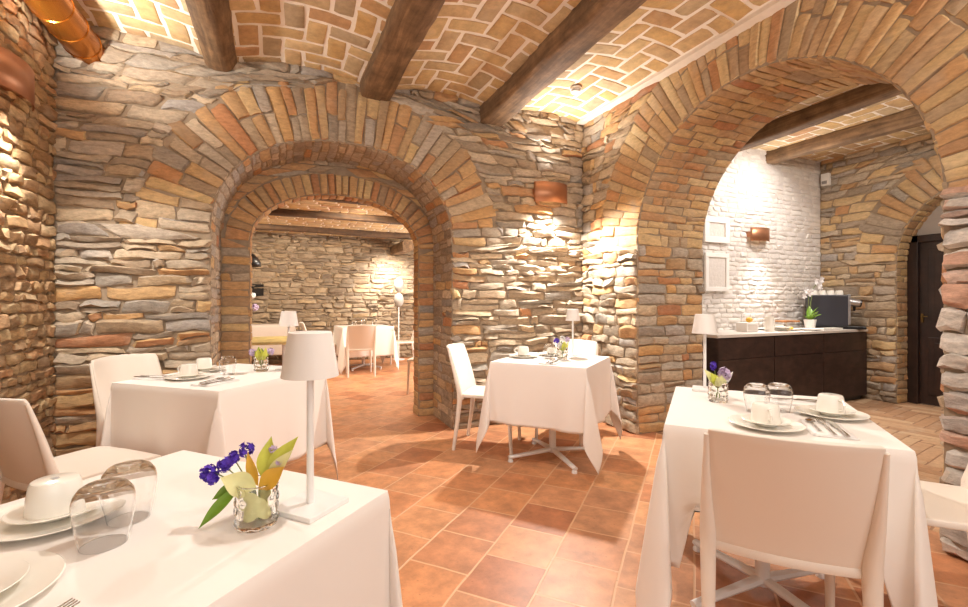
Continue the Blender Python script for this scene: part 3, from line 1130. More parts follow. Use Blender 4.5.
def make_cloth(label, loc, rz, a, b_, drop, seed, group, seats=(), top=.752, mat='cloth', flare=.12):
    """square cloth hanging on all four sides; seats = chairs (centre, facing) the hem rests on"""
    r = np.random.default_rng(seed)
    ha, hb = a / 2 + .006, b_ / 2 + .006
    def lines(h):
        inner = np.linspace(-h, h, 15)
        inner[0], inner[-1] = -h, h
        outer = np.concatenate([[.004, .01, .02], np.linspace(.04, drop, 22)])
        return np.concatenate([-(h + outer)[::-1], inner, h + outer])
    ps, qs = lines(ha), lines(hb)
    ph = r.uniform(0, 6.28, 8)
    P = np.zeros((len(ps), len(qs), 3))
    for i, p in enumerate(ps):
        for j, q in enumerate(qs):
            ex, ey = max(abs(p) - ha, 0), max(abs(q) - hb, 0)
            sx, sy = (1 if p > 0 else -1), (1 if q > 0 else -1)
            if ex == 0 and ey == 0:
                P[i, j] = (p, q, top)
                continue
            side = (0 if sx > 0 else 1) if ey == 0 else (2 if sy > 0 else 3)
            rho = math.hypot(ex, ey)
            if ex > 0 and ey > 0:
                phi = math.atan2(ey, ex)
                f = math.sin(2 * phi)
                g = min(1, rho / .14)
                g = g * g * (3 - 2 * g)
                k = 4 * (sx > 0) + 2 * (sy > 0)
                A = (flare + .03 * math.sin(ph[k])) * rho * g * f ** 1.3
                Tn = (.115 + .03 * math.sin(ph[k + 1])) * rho * g * math.sin(4 * phi)
                Sh = .05 * math.sin(ph[k] * 3) * rho * g * f          # the fold leans to one side
                base = .004 * min(1, rho / .02) + .018 * rho
                dx = math.cos(phi) * base + A * .7071 + (Tn + Sh) * .7071
                dy = math.sin(phi) * base + A * .7071 - (Tn + Sh) * .7071
                P[i, j] = (sx * (ha + dx), sy * (hb + dy), top - math.sqrt(max(rho ** 2 - A ** 2, 0)) * (1 + .09 * f * min(1, rho / drop)))
            else:
                along = q if ey == 0 else p
                h = hb if ey == 0 else ha
                win = 1 - (abs(along) / h) ** 4
                amp = .013 * (rho / drop) ** 1.3 * win
                wv = amp * (math.sin(along * 15 + ph[side]) + .6 * math.sin(along * 31 + ph[side + 4]))
                out = .004 * min(1, rho / .02) + .018 * rho + wv
                X = p if ex == 0 else sx * (ha + out)
                Y = q if ey == 0 else sy * (hb + out)
                P[i, j] = (X, Y, top - rho)
    # the hem comes to rest on a chair seat pushed under it
    if seats:
        c, s = math.cos(rz), math.sin(rz)
        for (sx0, sy0, srz) in seats:
            cc, ss = math.cos(srz), math.sin(srz)
            for i in range(len(ps)):
                for j in range(len(qs)):
                    x, y, z = P[i, j]
                    wx, wy = loc[0] + c * x - s * y, loc[1] + s * x + c * y
                    dx, dy = wx - sx0, wy - sy0
                    lx, ly = cc * dx + ss * dy, -ss * dx + cc * dy
                    if abs(lx) < .255 and -.25 < ly < .25 and z < .47:
                        P[i, j, 2] = .47 + .012 * math.sin(lx * 40 + j)
    B = MB().grid(P)
    o = B.build('tablecloth', M[mat], None, solid=.0024, offset=0, angle=60)
    o.location = loc
    o.rotation_euler = (0, 0, rz)
    return tag(o, label, 'tablecloth', group)


def make_lamp(label, loc, rz, group):
    t = thing('table_lamp', label, 'lamp', loc, rz, group)
    MB().box(-.057, .057, -.057, .057, 0, .011).build('base', M['white_metal'], t, bevel=.0015, smooth=False)
    MB().tube([(0, 0, .011), (0, 0, .33)], .0075, 14).build('stem', M['white_metal'], t)
    MB().lathe([(.0445, .378), (.0595, .284), (.0585, .284), (.043, .376), (.001, .377), (.001, .3795), (.0425, .3795), (.0445, .378)], 40).build('shade', M['shade'], t)
    return t


def make_cup(label, loc, rz, group):
    """cup turned upside down on its saucer"""
    t = thing('coffee_cup', label, 'cup', loc, rz, group)
    MB().lathe([(.0005, .066), (.032, .066), (.0375, .064), (.0405, .058), (.044, .035), (.0465, .004), (.0465, 0), (.0435, 0), (.0435, .004),
                (.041, .035), (.0375, .057), (.032, .061), (.0005, .061)], 36).build('bowl', M['porcelain'], t)
    pts = [(.042, 0, .052), (.060, 0, .052), (.070, 0, .038), (.066, 0, .02), (.045, 0, .014)]
    MB().tube(pts, .0045, 8).build('handle', M['porcelain'], t)
    B = MB()
    for k in range(5):
        w = k * 1.1 + .3
        B.box(-.006 + .003 * k - .0013, -.006 + .003 * k + .0013, -.004 - .002 * (k % 2), .004 + .002 * ((k + 1) % 2), .0660, .0665)
    B.build('base_mark', M['mark'], t, smooth=False)
    return t


def make_saucer(label, loc, group, r=.076):
    B = MB().lathe([(.0005, .004), (.4 * r, .004), (.48 * r, .007), (.98 * r, .017), (r, .0185), (.985 * r, .0195), (.5 * r, .0105), (.42 * r, .0075), (.0005, .0075)], 44)
    B.lathe([(.46 * r, .006), (.44 * r, 0), (.40 * r, 0), (.38 * r, .005)], 40)
    o = B.build('saucer', M['porcelain'])
    o.location = loc
    return tag(o, label, 'saucer', group)


def make_plate(label, loc, group, r=.118):
    B = MB().lathe([(.0005, .0035), (.6 * r, .0035), (.68 * r, .006), (.985 * r, .015), (r, .0165), (.985 * r, .0178), (.68 * r, .0098), (.6 * r, .0075), (.0005, .0075)], 56)
    B.lathe([(.62 * r, .005), (.60 * r, 0), (.56 * r, 0), (.54 * r, .004)], 48)
    o = B.build('plate', M['porcelain'])
    o.location = loc
    return tag(o, label, 'plate', group)


def make_tumbler(label, loc, group):
    """stemless glass standing on its rim"""
    out = [(.036, 0), (.040, .02), (.0445, .045), (.0475, .068), (.0475, .082), (.044, .096), (.036, .107), (.027, .112), (.016, .1125), (.0005, .111)]
    inn = [(.0005, .103), (.016, .1035), (.026, .1035), (.034, .1005), (.0415, .092), (.0457, .081), (.0459, .068), (.0429, .045), (.0384, .02), (.0346, 0)]
    B = MB().lathe(out + inn, 44, close=True)
    o = B.build('drinking_glass', M['glass'], angle=70)
    o.location = loc
    return tag(o, label, 'glass', group)


def strip(B, pts, widths, thick, n=6, mi=0):
    """flat bar along pts (x, y, z) of given widths (x-wise half) and thickness"""
    V, F = [], []
    for (x, y, z), w in zip(pts, widths):
        for a in (-1, -.6, .6, 1):
            V.append((x + a * w, y, z - (thick * .5 if abs(a) < .9 else 0)))
        for a in (1, .6, -.6, -1):
            V.append((x + a * w, y, z + thick * (1 if abs(a) < .9 else .4)))
    m = 8
    for i in range(len(pts) - 1):
        for k in range(m):
            F.append((i * m + k, i * m + (k + 1) % m, (i + 1) * m + (k + 1) % m, (i + 1) * m + k))
    F.append(tuple(range(m))[::-1])
    F.append(tuple((len(pts) - 1) * m + k for k in range(m)))
    B.add(V, F, mi)


def make_spoon(label, loc, rz, group):
    t = thing('coffee_spoon', label, 'spoon', loc, rz, group)
    B = MB()
    strip(B, [(0, -.075, .003), (0, -.05, .003), (0, 0, .006), (0, .03, .008)], [.006, .0055, .003, .0025], .0018)
    B.build('handle', M['steel'], t)
    P = np.zeros((9, 9, 3))
    for i, a in enumerate(np.linspace(-1, 1, 9)):
        for j, c in enumerate(np.linspace(-1, 1, 9)):
            x = a * math.sqrt(1 - c * c / 2) * .0155
            y = c * math.sqrt(1 - a * a / 2) * .023
            P[i, j] = (x, .053 + y, .0085 - .0065 * (1 - (x / .0155) ** 2) * (1 - (y / .023) ** 2))
    MB().grid(P).build('bowl', M['steel'], t, solid=.0012, offset=0)
    return t


def make_fork(label, loc, rz, group):
    t = thing('dinner_fork', label, 'fork', loc, rz, group)
    B = MB()
    strip(B, [(0, -.095, .003), (0, -.06, .003), (0, 0, .007), (0, .04, .008), (0, .052, .006), (0, .062, .005)], [.0065, .006, .003, .003, .009, .0115], .0018)
    B.build('handle', M['steel'], t)
    B = MB()
    for k in range(4):
        x = -.0098 + k * .00653
        strip(B, [(x, .061, .005), (x, .082, .006), (x, .104, .010)], [.0022, .0018, .0009], .0014)
    B.build('tines', M['steel'], t)
    return t


def make_knife(label, loc, rz, group):
    t = thing('dinner_knife', label, 'knife', loc, rz, group)
    B = MB()
    strip(B, [(0, -.105, .003), (0, -.07, .004), (0, -.01, .004)], [.006, .007, .005], .003)
    B.build('handle', M['steel'], t)
    B = MB()
    strip(B, [(0, -.01, .004), (.001, .02, .004), (.001, .07, .004), (-.002, .10, .004), (-.006, .112, .004)], [.005, .009, .0095, .0075, .001], .0008)
    B.build('blade', M['steel'], t)
    return t


def make_napkin(label, loc, rz, group, a=.10, b_=.20):
    n, m = 9, 13
    B = MB()
    r = np.random.default_rng(int(abs(loc[0]) * 977) % 1000)
    for lay_ in range(3):
        P = np.zeros((n, m, 3))
        off = .004 * lay_
        for i, x in enumerate(np.linspace(-a / 2 + off * .5, a / 2 - off, n)):
            for j, y in enumerate(np.linspace(-b_ / 2 + off, b_ / 2 - off * .4, m)):
                P[i, j] = (x, y, .0012 + lay_ * .0024 + .0008 * math.sin(x * 60 + y * 25 + lay_))
        B.grid(P)
    o = B.build('napkin', M['napkin'], solid=.0016, offset=1)
    o.location = loc
    o.rotation_euler = (0, 0, rz)
    return tag(o, label, 'napkin', group)


def leaf(B, base, tip, w, mi=0, curl=.2, n=9, up=Vector((0, 0, 1))):
    base, tip = Vector(base), Vector(tip)
    d = tip - base
    L = d.length
    d.normalize()
    s = d.cross(up)
    if s.length < .05:
        s = d.cross(Vector((1, 0, 0)))
    s.normalize()
    nn = s.cross(d).normalized()
    P = np.zeros((n, 5, 3))
    for i, t in enumerate(np.linspace(0, 1, n)):
        ww = w * (math.sin(PI * min(1, t ** .85)) ** 1.15) * .5 + w * .03 * (1 - t)
        c = base + d * L * t + nn * (curl * L * (t * (1 - t)) * .9)
        for k, a in enumerate((-1, -.5, 0, .5, 1)):
            P[i, k] = c + s * ww * a + nn * (abs(a) * ww * .35)
    B.grid(P, mi)


def blob_cluster(B, c, R0, n, r, seed, mi=0, sq=1.0):
    g = np.random.default_rng(seed)
    for _ in range(n):
        d = g.normal(0, 1, 3)
        d /= np.linalg.norm(d)
        p = np.array(c) + d * R0 * g.uniform(.5, 1) * np.array([1, 1, sq])
        w = g.uniform(.7, 1.3) * r
        # small open floret of five petals
        t1 = np.cross(d, [0, 0, 1.0])
        if np.linalg.norm(t1) < .1:
            t1 = np.array([1.0, 0, 0])
        t1 /= np.linalg.norm(t1)
        t2 = np.cross(d, t1)
        V = [p]
        F = []
        for k in range(10):
            a = 2 * PI * k / 10
            rr = w * (1.25 if k % 2 == 0 else .7)
            V.append(p + (t1 * math.cos(a) + t2 * math.sin(a)) * rr + d * w * .55)
        for k in range(10):
            F.append((0, 1 + k, 1 + (k + 1) % 10))
        B.add(V, F, mi)


def make_vase(label, loc, rz, group, kind=0, s=1.0):
    """dimpled glass tumbler holding flowers; the flowers are a thing of their own"""
    r0, h = (.030 * s, .074 * s) if kind else (.0375, .084)
    n, m = 48, 26
    P = []
    for i in range(n + 1):
        a = 2 * PI * i / n
        for j in range(m):
            z = h * j / (m - 1)
            fade = min(1, j / 3, (m - 1 - j) / 3)
            row = math.floor(z / (h / 4))
            aa = a * 9 / (2 * PI) + .5 * (row % 2)
            dx = (aa - math.floor(aa)) - .5
            dz = (z / (h / 4) - row) - .5
            k = max(0, 1 - (dx * dx + dz * dz) / .22)
            rr = r0 * (1 + .11 * math.sqrt(k) * fade)
            P.append((rr * math.cos(a), rr * math.sin(a), z))
    B = MB()
    P = np.array(P).reshape(n + 1, m, 3)
    B.grid(P)
    ri = r0 * .86
    Q = np.array([[(ri * math.cos(2 * PI * i / n), ri * math.sin(2 * PI * i / n), z) for z in (.008, h)] for i in range(n + 1)])
    B.grid(Q, flip=True)
    B.add([(r0 * math.cos(2 * PI * i / n), r0 * math.sin(2 * PI * i / n), 0) for i in range(n)], [tuple(range(n))[::-1]])
    B.add([(ri * math.cos(2 * PI * i / n), ri * math.sin(2 * PI * i / n), .008) for i in range(n)], [tuple(range(n))])
    B.grid(np.array([[P[i, -1], Q[i, -1]] for i in range(n + 1)]))
    o = B.build('flower_vase', M['vase_glass'], angle=60)
    o.location = loc
    o.rotation_euler = (0, 0, rz)
    return tag(o, label, 'vase', group)


def make_posy(label, loc, rz, group, kind, s=1.0):
    """kind 0: purple sprays with broad leaves; 1: one purple bud and a pale bloom; 2: green tuft with lilac; 3: pale mixed"""
    t = thing('flower_posy', label, 'flowers', loc, rz, group)
    g = np.random.default_rng(90 + kind)
    z0 = .012
    def part(name, B, m):
        return B.build(name, m, t, angle=80)
    B = MB()
    if kind == 0:
        for tip in ((-.09, 0.0, .104), (-.068, .004, .115), (-.05, .006, .130), (-.024, 0, .144), (.03, 0, .12), (.045, .01, .11)):
            B.tube([(tip[0] * -.12, 0, z0), (tip[0] * .3, tip[1] * .5, .078), tip], .0012, 6)
        part('stem', B, M['stem'])
        for k, (c, rr, nn) in enumerate((((-.096, .0, .102), .016, 60), ((-.085, -.006, .094), .010, 30), ((-.066, .004, .117), .013, 46), ((-.048, .002, .131), .012, 40), ((-.024, .006, .146), .013, 40))):
            B = MB()
            blob_cluster(B, c, rr, nn, .0048, 300 + k)
            part('blossom', B, M['purple'])
        for b0, tip, w, m, cu in (((.004, -.010, .074), (-.056, -.030, .104), .046, 'leaf_pale', -.25), ((.014, .004, .085), (.024, .012, .172), .036, 'leaf', .1),
                                  ((.004, -.004, .078), (-.016, -.004, .146), .022, 'leaf_gold', .1), ((.016, .006, .090), (.082, .004, .174), .034, 'leaf', .12),
                                  ((.020, .002, .086), (.074, -.004, .150), .026, 'leaf_pale', .1), ((.010, -.012, .074), (.064, -.020, .122), .036, 'leaf_gold', -.25)):
            B = MB()
            leaf(B, b0, tip, w, 0, cu, 11, Vector((.15 * math.copysign(1, tip[0]), -1, .45)))
            part('leaf', B, M[m])
        for b0, tip, w in (((-.024, -.014, .084), (-.096, -.034, .006), .022), ((-.024, -.004, .088), (-.084, -.01, .052), .022)):
            B = MB()
            leaf(B, b0, tip, w, 0, .18, 11, Vector((0, -1, .3)))
            part('leaf', B, M['leaf_green'])
        B = MB()
        B.grid([[(.024 * math.cos(a), .024 * math.sin(a), .012 + .012 * math.sin(a * 1.5) ** 2 + t_ * (.052 - .02 * math.cos(a))) for t_ in np.linspace(0, 1, 5)] for a in np.linspace(-2.9, 1.9, 24)])
        part('leaf', B, M['leaf_pale'])
        B = MB()
        blob_cluster(B, (.030, .005, .148), .006, 12, .004, 340)
        blob_cluster(B, (.046, .0, .125), .005, 10, .004, 341)
        part('blossom', B, M['lilac'])
    elif kind == 1:
        for tip in ((-.012, 0, .11), (.02, 0, .09), (-.02, 0, .1)):
            B.tube([(tip[0] * -.3, 0, z0), (tip[0] * .5, 0, .07), tip], .0014, 6)
        part('stem', B, M['stem'])
        B = MB()
        blob_cluster(B, (-.016, 0, .126), .008, 40, .0045, 350, 0, 2.0)
        part('blossom', B, M['purple'])
        B = MB()
        blob_cluster(B, (.022, -.004, .098), .018, 46, .008, 351)
        part('blossom', B, M['lilac'])
        for tip, w, m in (((-.052, -.005, .116), .022, 'leaf_pale'), ((-.032, -.012, .104), .026, 'leaf'), ((.048, -.01, .108), .016, 'white_petal'), ((.004, -.018, .096), .030, 'leaf_pale'), ((-.012, -.015, .09), .028, 'leaf_pale')):
            B = MB()
            leaf(B, (tip[0] * .2, tip[1] * .4, .058), tip, w * 1.2, 0, .2, 9, Vector((0, -1, .4)))
            part('leaf', B, M[m])
    else:
        for k in range(5):
            a = k * 1.26
            B.tube([(0, 0, z0), (.012 * math.cos(a), .012 * math.sin(a), .07), (.03 * math.cos(a), .03 * math.sin(a), .1)], .0014, 6)
        part('stem', B, M['stem'])
        for k in range(11):
            a = k * 2.4
            rr = .016 + .022 * (k % 3) / 2
            B = MB()
            leaf(B, (rr * .3 * math.cos(a), rr * .3 * math.sin(a), .055), (rr * math.cos(a), rr * math.sin(a), .098 + .022 * ((k * 7) % 4) / 3), .028, 0, .2, 9, Vector((math.cos(a), math.sin(a), .3)))
            part('leaf', B, M['leaf' if k % 3 else 'leaf_green'])
        sp = ((-.042, 0, .092), (.044, .004, .096)) if kind == 2 else ((-.035, 0, .112), (.03, .008, .118), (.0, .0, .126))
        for k, c in enumerate(sp):
            B = MB()
            blob_cluster(B, c, .015, 40, .0065, 370 + k + kind)
            part('blossom', B, M['lilac' if kind == 2 or k == 1 else ('purple' if k < 1 else 'white_petal')])
        if kind == 3:
            B = MB()
            blob_cluster(B, (-.02, -.02, .085), .016, 40, .007, 390)
            part('blossom', B, M['white_petal'])
    t.scale = (s, s, s)
    return t


def make_sconce(label, loc, rz, group, w=.39, h=.20):
    """curved copper band open at top and foot; local -Y faces the room"""
    t = thing('wall_sconce', label, 'sconce', loc, rz, group)
    n = 25
    P = np.zeros((n, 3, 3))
    for i, a in enumerate(np.linspace(-1, 1, n)):
        x = a * w / 2
        y = -.045 - .060 * (1 - a * a) ** .8
        for j, z in enumerate((-h / 2, 0, h / 2)):
            P[i, j] = (x, y, z)
    MB().grid(P).build('shield', M['copper'], t, solid=.003)
    B = MB()
    B.box(-.06, .06, -.022, .02, -.05, .05)
    B.build('bracket', M['copper'], t, bevel=.003, smooth=False)
    MB().box(-w / 2, -w / 2 + .012, -.045, .02, -.03, .03).build('clip', M['copper'], t, smooth=False)
    MB().box(w / 2 - .012, w / 2, -.045, .02, -.03, .03).build('clip', M['copper'], t, smooth=False)
    MB().tube([(-.05, -.06, 0), (.05, -.06, 0)], .012, 12).build('bulb', M['bulb'], t)
    return t


# ------------------------------------------------------------------ tables, cloths and chairs
GC = 'white moulded chairs in the dining room'
GT_ = 'pedestal tables under white cloths'
GCL = 'white tablecloths'


class Frame:
    """table frame: u to the right, v away"""
    def __init__(self, cx, cy, deg):
        self.c = (cx, cy)
        self.rz = R(deg)
        self.u = (math.cos(self.rz), math.sin(self.rz))
        self.v = (-self.u[1], self.u[0])

    def p(self, a, b_, z=0.0):
        return (self.c[0] + self.u[0] * a + self.v[0] * b_, self.c[1] + self.u[1] * a + self.v[1] * b_, z)


TZ = .7535
fN = Frame(-.333, 1.063, -47)      # nearest table, bottom left
fR = Frame(1.795, 1.262, -49)      # table at the right
fM = Frame(1.885, 3.010, -51)      # table in the middle
fL = Frame(-.312, 3.150, -42)      # table at the left


def seat_of(f, a, b_, turn):
    x, y, _ = f.p(a, b_)
    return x, y, f.rz + R(turn)


ch_Rf = seat_of(fR, .0, -.345, 0)
ch_Rs = seat_of(fR, .53, .11, 90)
ch_Ml = seat_of(fM, -.55, .05, -77)
ch_Mb = seat_of(fM, -.08, .58, 180)
ch_Lf = (-.855, 2.690, R(-44))
ch_Ll = seat_of(fL, -.66, .05, -90)

for f, a, b_, drop, seed, seats, tl, cl in (
    (fN, .72, .82, .50, 1, (), 'white table under the nearest cloth, carrying the lamp with purple flowers', 'white tablecloth nearest the viewer, under the purple and yellow flowers'),
    (fR, .68, .80, .50, 2, (ch_Rf, ch_Rs), 'white pedestal table at the right, in front of the big arch', 'white tablecloth at the right, draped behind the large chair back'),
    (fM, .70, .70, .44, 3, (), 'white cross-footed table in the middle, below the corner sconce', 'white tablecloth on the middle table, its pointed corners almost touching the floor'),
    (fL, .75, .80, .50, 4, (), 'white table at the left, before the rubble wall and the left arch', 'white tablecloth on the left table before the rubble wall'),
):
    make_table(tl, f.p(0, 0), f.rz, a, b_, GT_)
    make_cloth(cl, f.p(0, 0), f.rz, a, b_, drop, seed, GCL, [s for s in seats])

for (x, y, rz), lab in (
    (ch_Rf, 'white moulded chair seen large from behind at the right table'),
    (ch_Rs, 'white chair at the right edge, its bare seat before the stone pillar'),
    (ch_Ml, 'white chair standing left of the middle table by the arch pier'),
    (ch_Mb, 'white chair behind the middle table, only its back edge showing'),
    (ch_Lf, 'white chair seen from behind at far left, near the worn brick wall'),
    (ch_Ll, 'white chair against the rubble wall, left end of the left table'),
):
    if lab.startswith('white moulded'):
        chair0 = make_chair(lab, (x, y, 0), rz, GC)
    else:
        dup(chair0, (x, y, 0), rz, lab, GC)

# ------------------------------------------------------------------ what stands on the tables
GL = 'white cordless table lamps'
lampdefs = [((.050, 1.055, TZ), R(42), 'white table lamp standing on the nearest table beside the purple flowers'),
            ((1.925, 1.655, TZ), R(40), 'white table lamp on the right table, in front of the dark sideboard'),
            ((2.160, 3.14, TZ), R(40), 'white table lamp on the middle table, in front of the corner stones'),
            ((.022, 3.215, TZ), R(47), 'white table lamp on the left table, seen against the far room')]
lamp0 = make_lamp(lampdefs[0][2], lampdefs[0][0], lampdefs[0][1], GL)
for l, rz, lab in lampdefs[1:]:
    dup(lamp0, l, rz, lab, GL)

GV = 'dimpled glass flower vases'
GP = 'small table posies'
for (x, y), kind, rz, s, vl, pl in (
    ((-.052, 1.021), 0, -YAW, 1.0, 'dimpled glass vase on the nearest table, bottom foreground', 'purple sprays and yellow-green leaves in the nearest vase'),
    ((1.763, 1.446), 1, -YAW, 1.25, 'glass vase on the right table, left of the two upturned glasses', 'single purple bud with a pale bloom on the right table'),
    ((1.945, 2.965), 3, -YAW, 1.25, 'glass vase on the middle table, beside its lamp', 'purple and white posy on the middle table'),
    ((-.139, 3.220), 2, -YAW, 1.3, 'glass vase on the left table, near the lamp pole', 'bright green tuft with pale lilac flowers on the left table'),
):
    make_vase(vl, (x, y, TZ), rz, GV, kind, s)
    make_posy(pl, (x, y, TZ), rz, GP, kind, s)

GPL, GSA, GCU, GGL = 'white plates set on the tables', 'white saucers under the cups', 'upturned white cups', 'upturned stemless glasses'
sets = [((-.430, 1.205), 'nearest table', 'before the far left chair', 2.2),
        ((-.440, .920), 'nearest table', 'cut off by the bottom left corner', .2),
        ((1.559, 1.085), 'right table', 'directly behind the large chair back', -2.3),
        ((1.935, 1.085), 'right table', 'nearest the stone pillar', -2.0),
        ((1.730, 3.190), 'middle table', 'left of the middle vase', 2.6),
        ((2.000, 3.205), 'middle table', 'behind the middle vase', .6),
        ((-.505, 3.080), 'left table', 'at the front edge', 2.6),
        ((-.470, 3.360), 'left table', 'by the chair against the rubble wall', 2.2)]
p0 = s0_ = c0_ = None
for i, ((x, y), tb, wh, rz) in enumerate(sets):
    pl = 'white plate on the %s, %s' % (tb, wh)
    sl = 'white saucer on a plate on the %s, %s' % (tb, wh)
    cl = 'white cup turned upside down on the %s, %s' % (tb, wh)
    if i == 1:
        dup(p0, (x, y, TZ), 0, pl, GPL)
        dup(s0_, (x, y, TZ + .0085), 0, sl, GSA)
        continue
    if i == 0:
        p0 = make_plate(pl, (x, y, TZ), GPL)
        s0_ = make_saucer(sl, (x, y, TZ + .0085), GSA)
        c0_ = make_cup(cl, (x, y, TZ + .0185), rz, GCU)
    else:
        dup(p0, (x, y, TZ), 0, pl, GPL)
        dup(s0_, (x, y, TZ + .0085), 0, sl, GSA)
        dup(c0_, (x, y, TZ + .0185), rz, cl, GCU)

gl = [((-.293, 1.150), 'upturned glass on the nearest table, farther of the two'),
      ((-.305, 1.049), 'upturned glass on the nearest table, closer to the viewer'),
      ((1.742, 1.249), 'upturned glass on the right table, left one behind the cup'),
      ((1.835, 1.219), 'upturned glass on the right table, right one between the two cups'),
      ((1.890, 3.060), 'upturned glass on the middle table between cup and vase'),
      ((-.319, 3.170), 'upturned glass on the left table, between the cups and the vase')]
g0 = None
for i, ((x, y), lab) in enumerate(gl):
    if g0 is None:
        g0 = make_tumbler(lab, (x, y, TZ), GGL)
    else:
        dup(g0, (x, y, TZ), 0, lab, GGL)

# napkins with spoon, fork and knife
GN, GSP, GFO, GKN = 'folded white napkins', 'coffee spoons', 'forks', 'table knives'
nap = [(fR.p(.165, -.250, TZ), fR.rz + R(2), 'behind the large chair at the right table', 1, 1),
       (fR.p(.14, .20, TZ), fR.rz + R(92), 'at the far corner of the right table', 1, 0),
       (fL.p(.175, -.245, TZ), fL.rz + R(2), 'at the front corner of the left table', 1, 1),
       (fL.p(-.285, -.235, TZ), fL.rz + R(-80), 'at the left end of the left table', 1, 0),
       (fM.p(.06, -.22, TZ), fM.rz + R(3), 'at the front of the middle table', 1, 0)]
n0 = sp0 = fo0 = kn0 = None
for (x, y, z), rz, wh, full, spoon in nap:
    c, s = math.cos(rz), math.sin(rz)
    off = lambda dx, dy: (x + c * dx - s * dy, y + s * dx + c * dy, z + .0088)
    lab = 'folded white napkin ' + wh
    if n0 is None:
        n0 = make_napkin(lab, (x, y, z), rz, GN, .125, .205)
    else:
        dup(n0, (x, y, z), rz, lab, GN)
    if spoon:
        if sp0 is None:
            sp0 = make_spoon('coffee spoon ' + wh, off(-.035, .01), rz, GSP)
        else:
            dup(sp0, off(-.035, .01), rz, 'coffee spoon ' + wh, GSP)
    if full:
        if fo0 is None:
            fo0 = make_fork('steel fork ' + wh, off(-.002, -.005), rz, GFO)
            kn0 = make_knife('table knife ' + wh, off(.03, -.005), rz, GKN)
        else:
            dup(fo0, off(-.002, -.005), rz, 'steel fork ' + wh, GFO)
            dup(kn0, off(.03, -.005), rz, 'table knife ' + wh, GKN)

v_ = fN.v
dup(fo0, (-.279 - .104 * v_[0], .848 - .104 * v_[1], TZ), fN.rz, 'steel fork on the nearest table, its tines just inside the bottom edge', GFO)

# ------------------------------------------------------------------ sconces, duct, detector
GS_ = 'copper band wall sconces'
make_sconce('copper band sconce beside the room corner, above the middle table', (2.47, YB - .01, 2.29), 0, GS_)
make_sconce('copper band sconce on the left wall, under the copper duct', (XL + .02, 3.37, 2.43), R(90), GS_, .42, .20)
make_sconce('copper band sconce on the whitewashed wall above the buffet', (5.28, YS - .01, 2.0), 0, GS_, .34, .16)

t = thing('ventilation_duct', 'amber copper ventilation duct under the ceiling along the left wall', 'duct', (-1.268, 0, 2.955), 0)
B = MB()
prof = []
y = YF
rad = .106
pts, rr = [], []
while y < 3.90:
    for dy, k in ((0, 1.0), (.20, 1.0), (.205, 1.045), (.215, 1.045), (.22, 1.0)):
        pts.append((0, y + dy, 0))
        rr.append(rad * k)
    y += .2201
pts = [p for p in pts if p[1] <= 3.93]
rr = rr[:len(pts)]
pts.append((0, 3.95, 0))
rr.append(rad)
B.tube(pts, rr, 36)
B.build('pipe', M['duct'], t, angle=30)
MB().lathe([(rad * .98, -.0), (rad * 1.06, .0), (rad * 1.06, .03), (rad * .98, .03)], 36, close=True).build('end_collar', M['copper'], t).rotation_euler = (R(-90), 0, 0)
t.children[-1].location = (0, 3.93, 0)
MB().tube([(0, 0, .1), (0, 0, .3)], .01, 8).build('hanger', M['black'], t).location = (0, 2.9, 0)

zc, _ = vz(np.array([2.39]))
t = thing('smoke_detector', 'round white smoke detector on the vault near the corner', 'detector', (2.39, 3.43, float(zc[0]) - .008), 0)
MB().lathe([(.001, 0), (.05, 0), (.052, -.012), (.050, -.02), (.001, -.02)], 28).build('base', M['white'], t)
MB().lathe([(.001, -.02), (.040, -.02), (.042, -.028), (.044, -.036), (.038, -.046), (.02, -.052), (.001, -.052)], 28).build('head', M['white'], t)
B = MB()
B.lathe([(.0445, -.030), (.0455, -.033), (.0445, -.036)], 28)
B.build('vent_ring', M['mark'], t)

# ------------------------------------------------------------------ buffet room contents
CY0, CY1, CX0, CX1, CZ = 3.24, 3.76, 3.95, 6.50, .857
t = thing('sideboard', 'long dark brown sideboard carrying the breakfast buffet', 'sideboard', ((CX0 + CX1) / 2, (CY0 + CY1) / 2, 0))
hw, hd = (CX1 - CX0) / 2, (CY1 - CY0) / 2
MB().box(-hw, hw, -hd + .012, hd, .05, CZ - .03).build('body', M['dark_wood'], t, smooth=False, bevel=.003)
MB().box(-hw + .03, hw - .03, -hd + .05, hd - .02, 0, .05).build('plinth', M['black'], t, smooth=False)
MB().box(-hw - .012, hw + .012, -hd - .006, hd, CZ - .03, CZ).build('worktop', M['linen_grey'], t, smooth=False, bevel=.003)
nd = 3
for k in range(nd):
    a, c = -hw + .006 + k * 2 * hw / nd, -hw - .006 + (k + 1) * 2 * hw / nd
    MB().box(a, c, -hd, -hd + .016, .06, .60).build('door', M['dark_wood'], t, smooth=False, bevel=.002)
    MB().box(a, c, -hd, -hd + .016, .608, CZ - .04).build('drawer', M['dark_wood'], t, smooth=False, bevel=.002)

# coffee machine, turned towards the room
t = thing('coffee_machine', 'black capsule coffee machine at the right end of the sideboard', 'coffee machine', (6.19, 3.49, CZ + .001), R(38))
t.scale = (1.15, 1.15, 1.15)
MB().box(-.11, .11, -.15, .20, .03, .36).build('body', M['darkgrey'], t, smooth=False, bevel=.012, seg=3)
MB().box(-.112, .112, -.165, -.145, .05, .365).build('front_trim', M['silver'], t, smooth=False, bevel=.004)
B = MB()
B.tube([(0, -.15, .29), (0, -.26, .27)], [.045, .042], 24)
sp = B.build('brew_head', M['silver'], t)
MB().tube([(0, -.255, .271), (0, -.275, .267)], [.043, .036], 24).build('head_cap', M['black'], sp)
MB().tube([(0, -.215, .24), (0, -.215, .19)], [.016, .01], 14).build('spout', M['black'], t)
MB().box(-.09, .09, -.30, -.145, 0, .03).build('drip_tray', M['black'], t, smooth=False, bevel=.006)
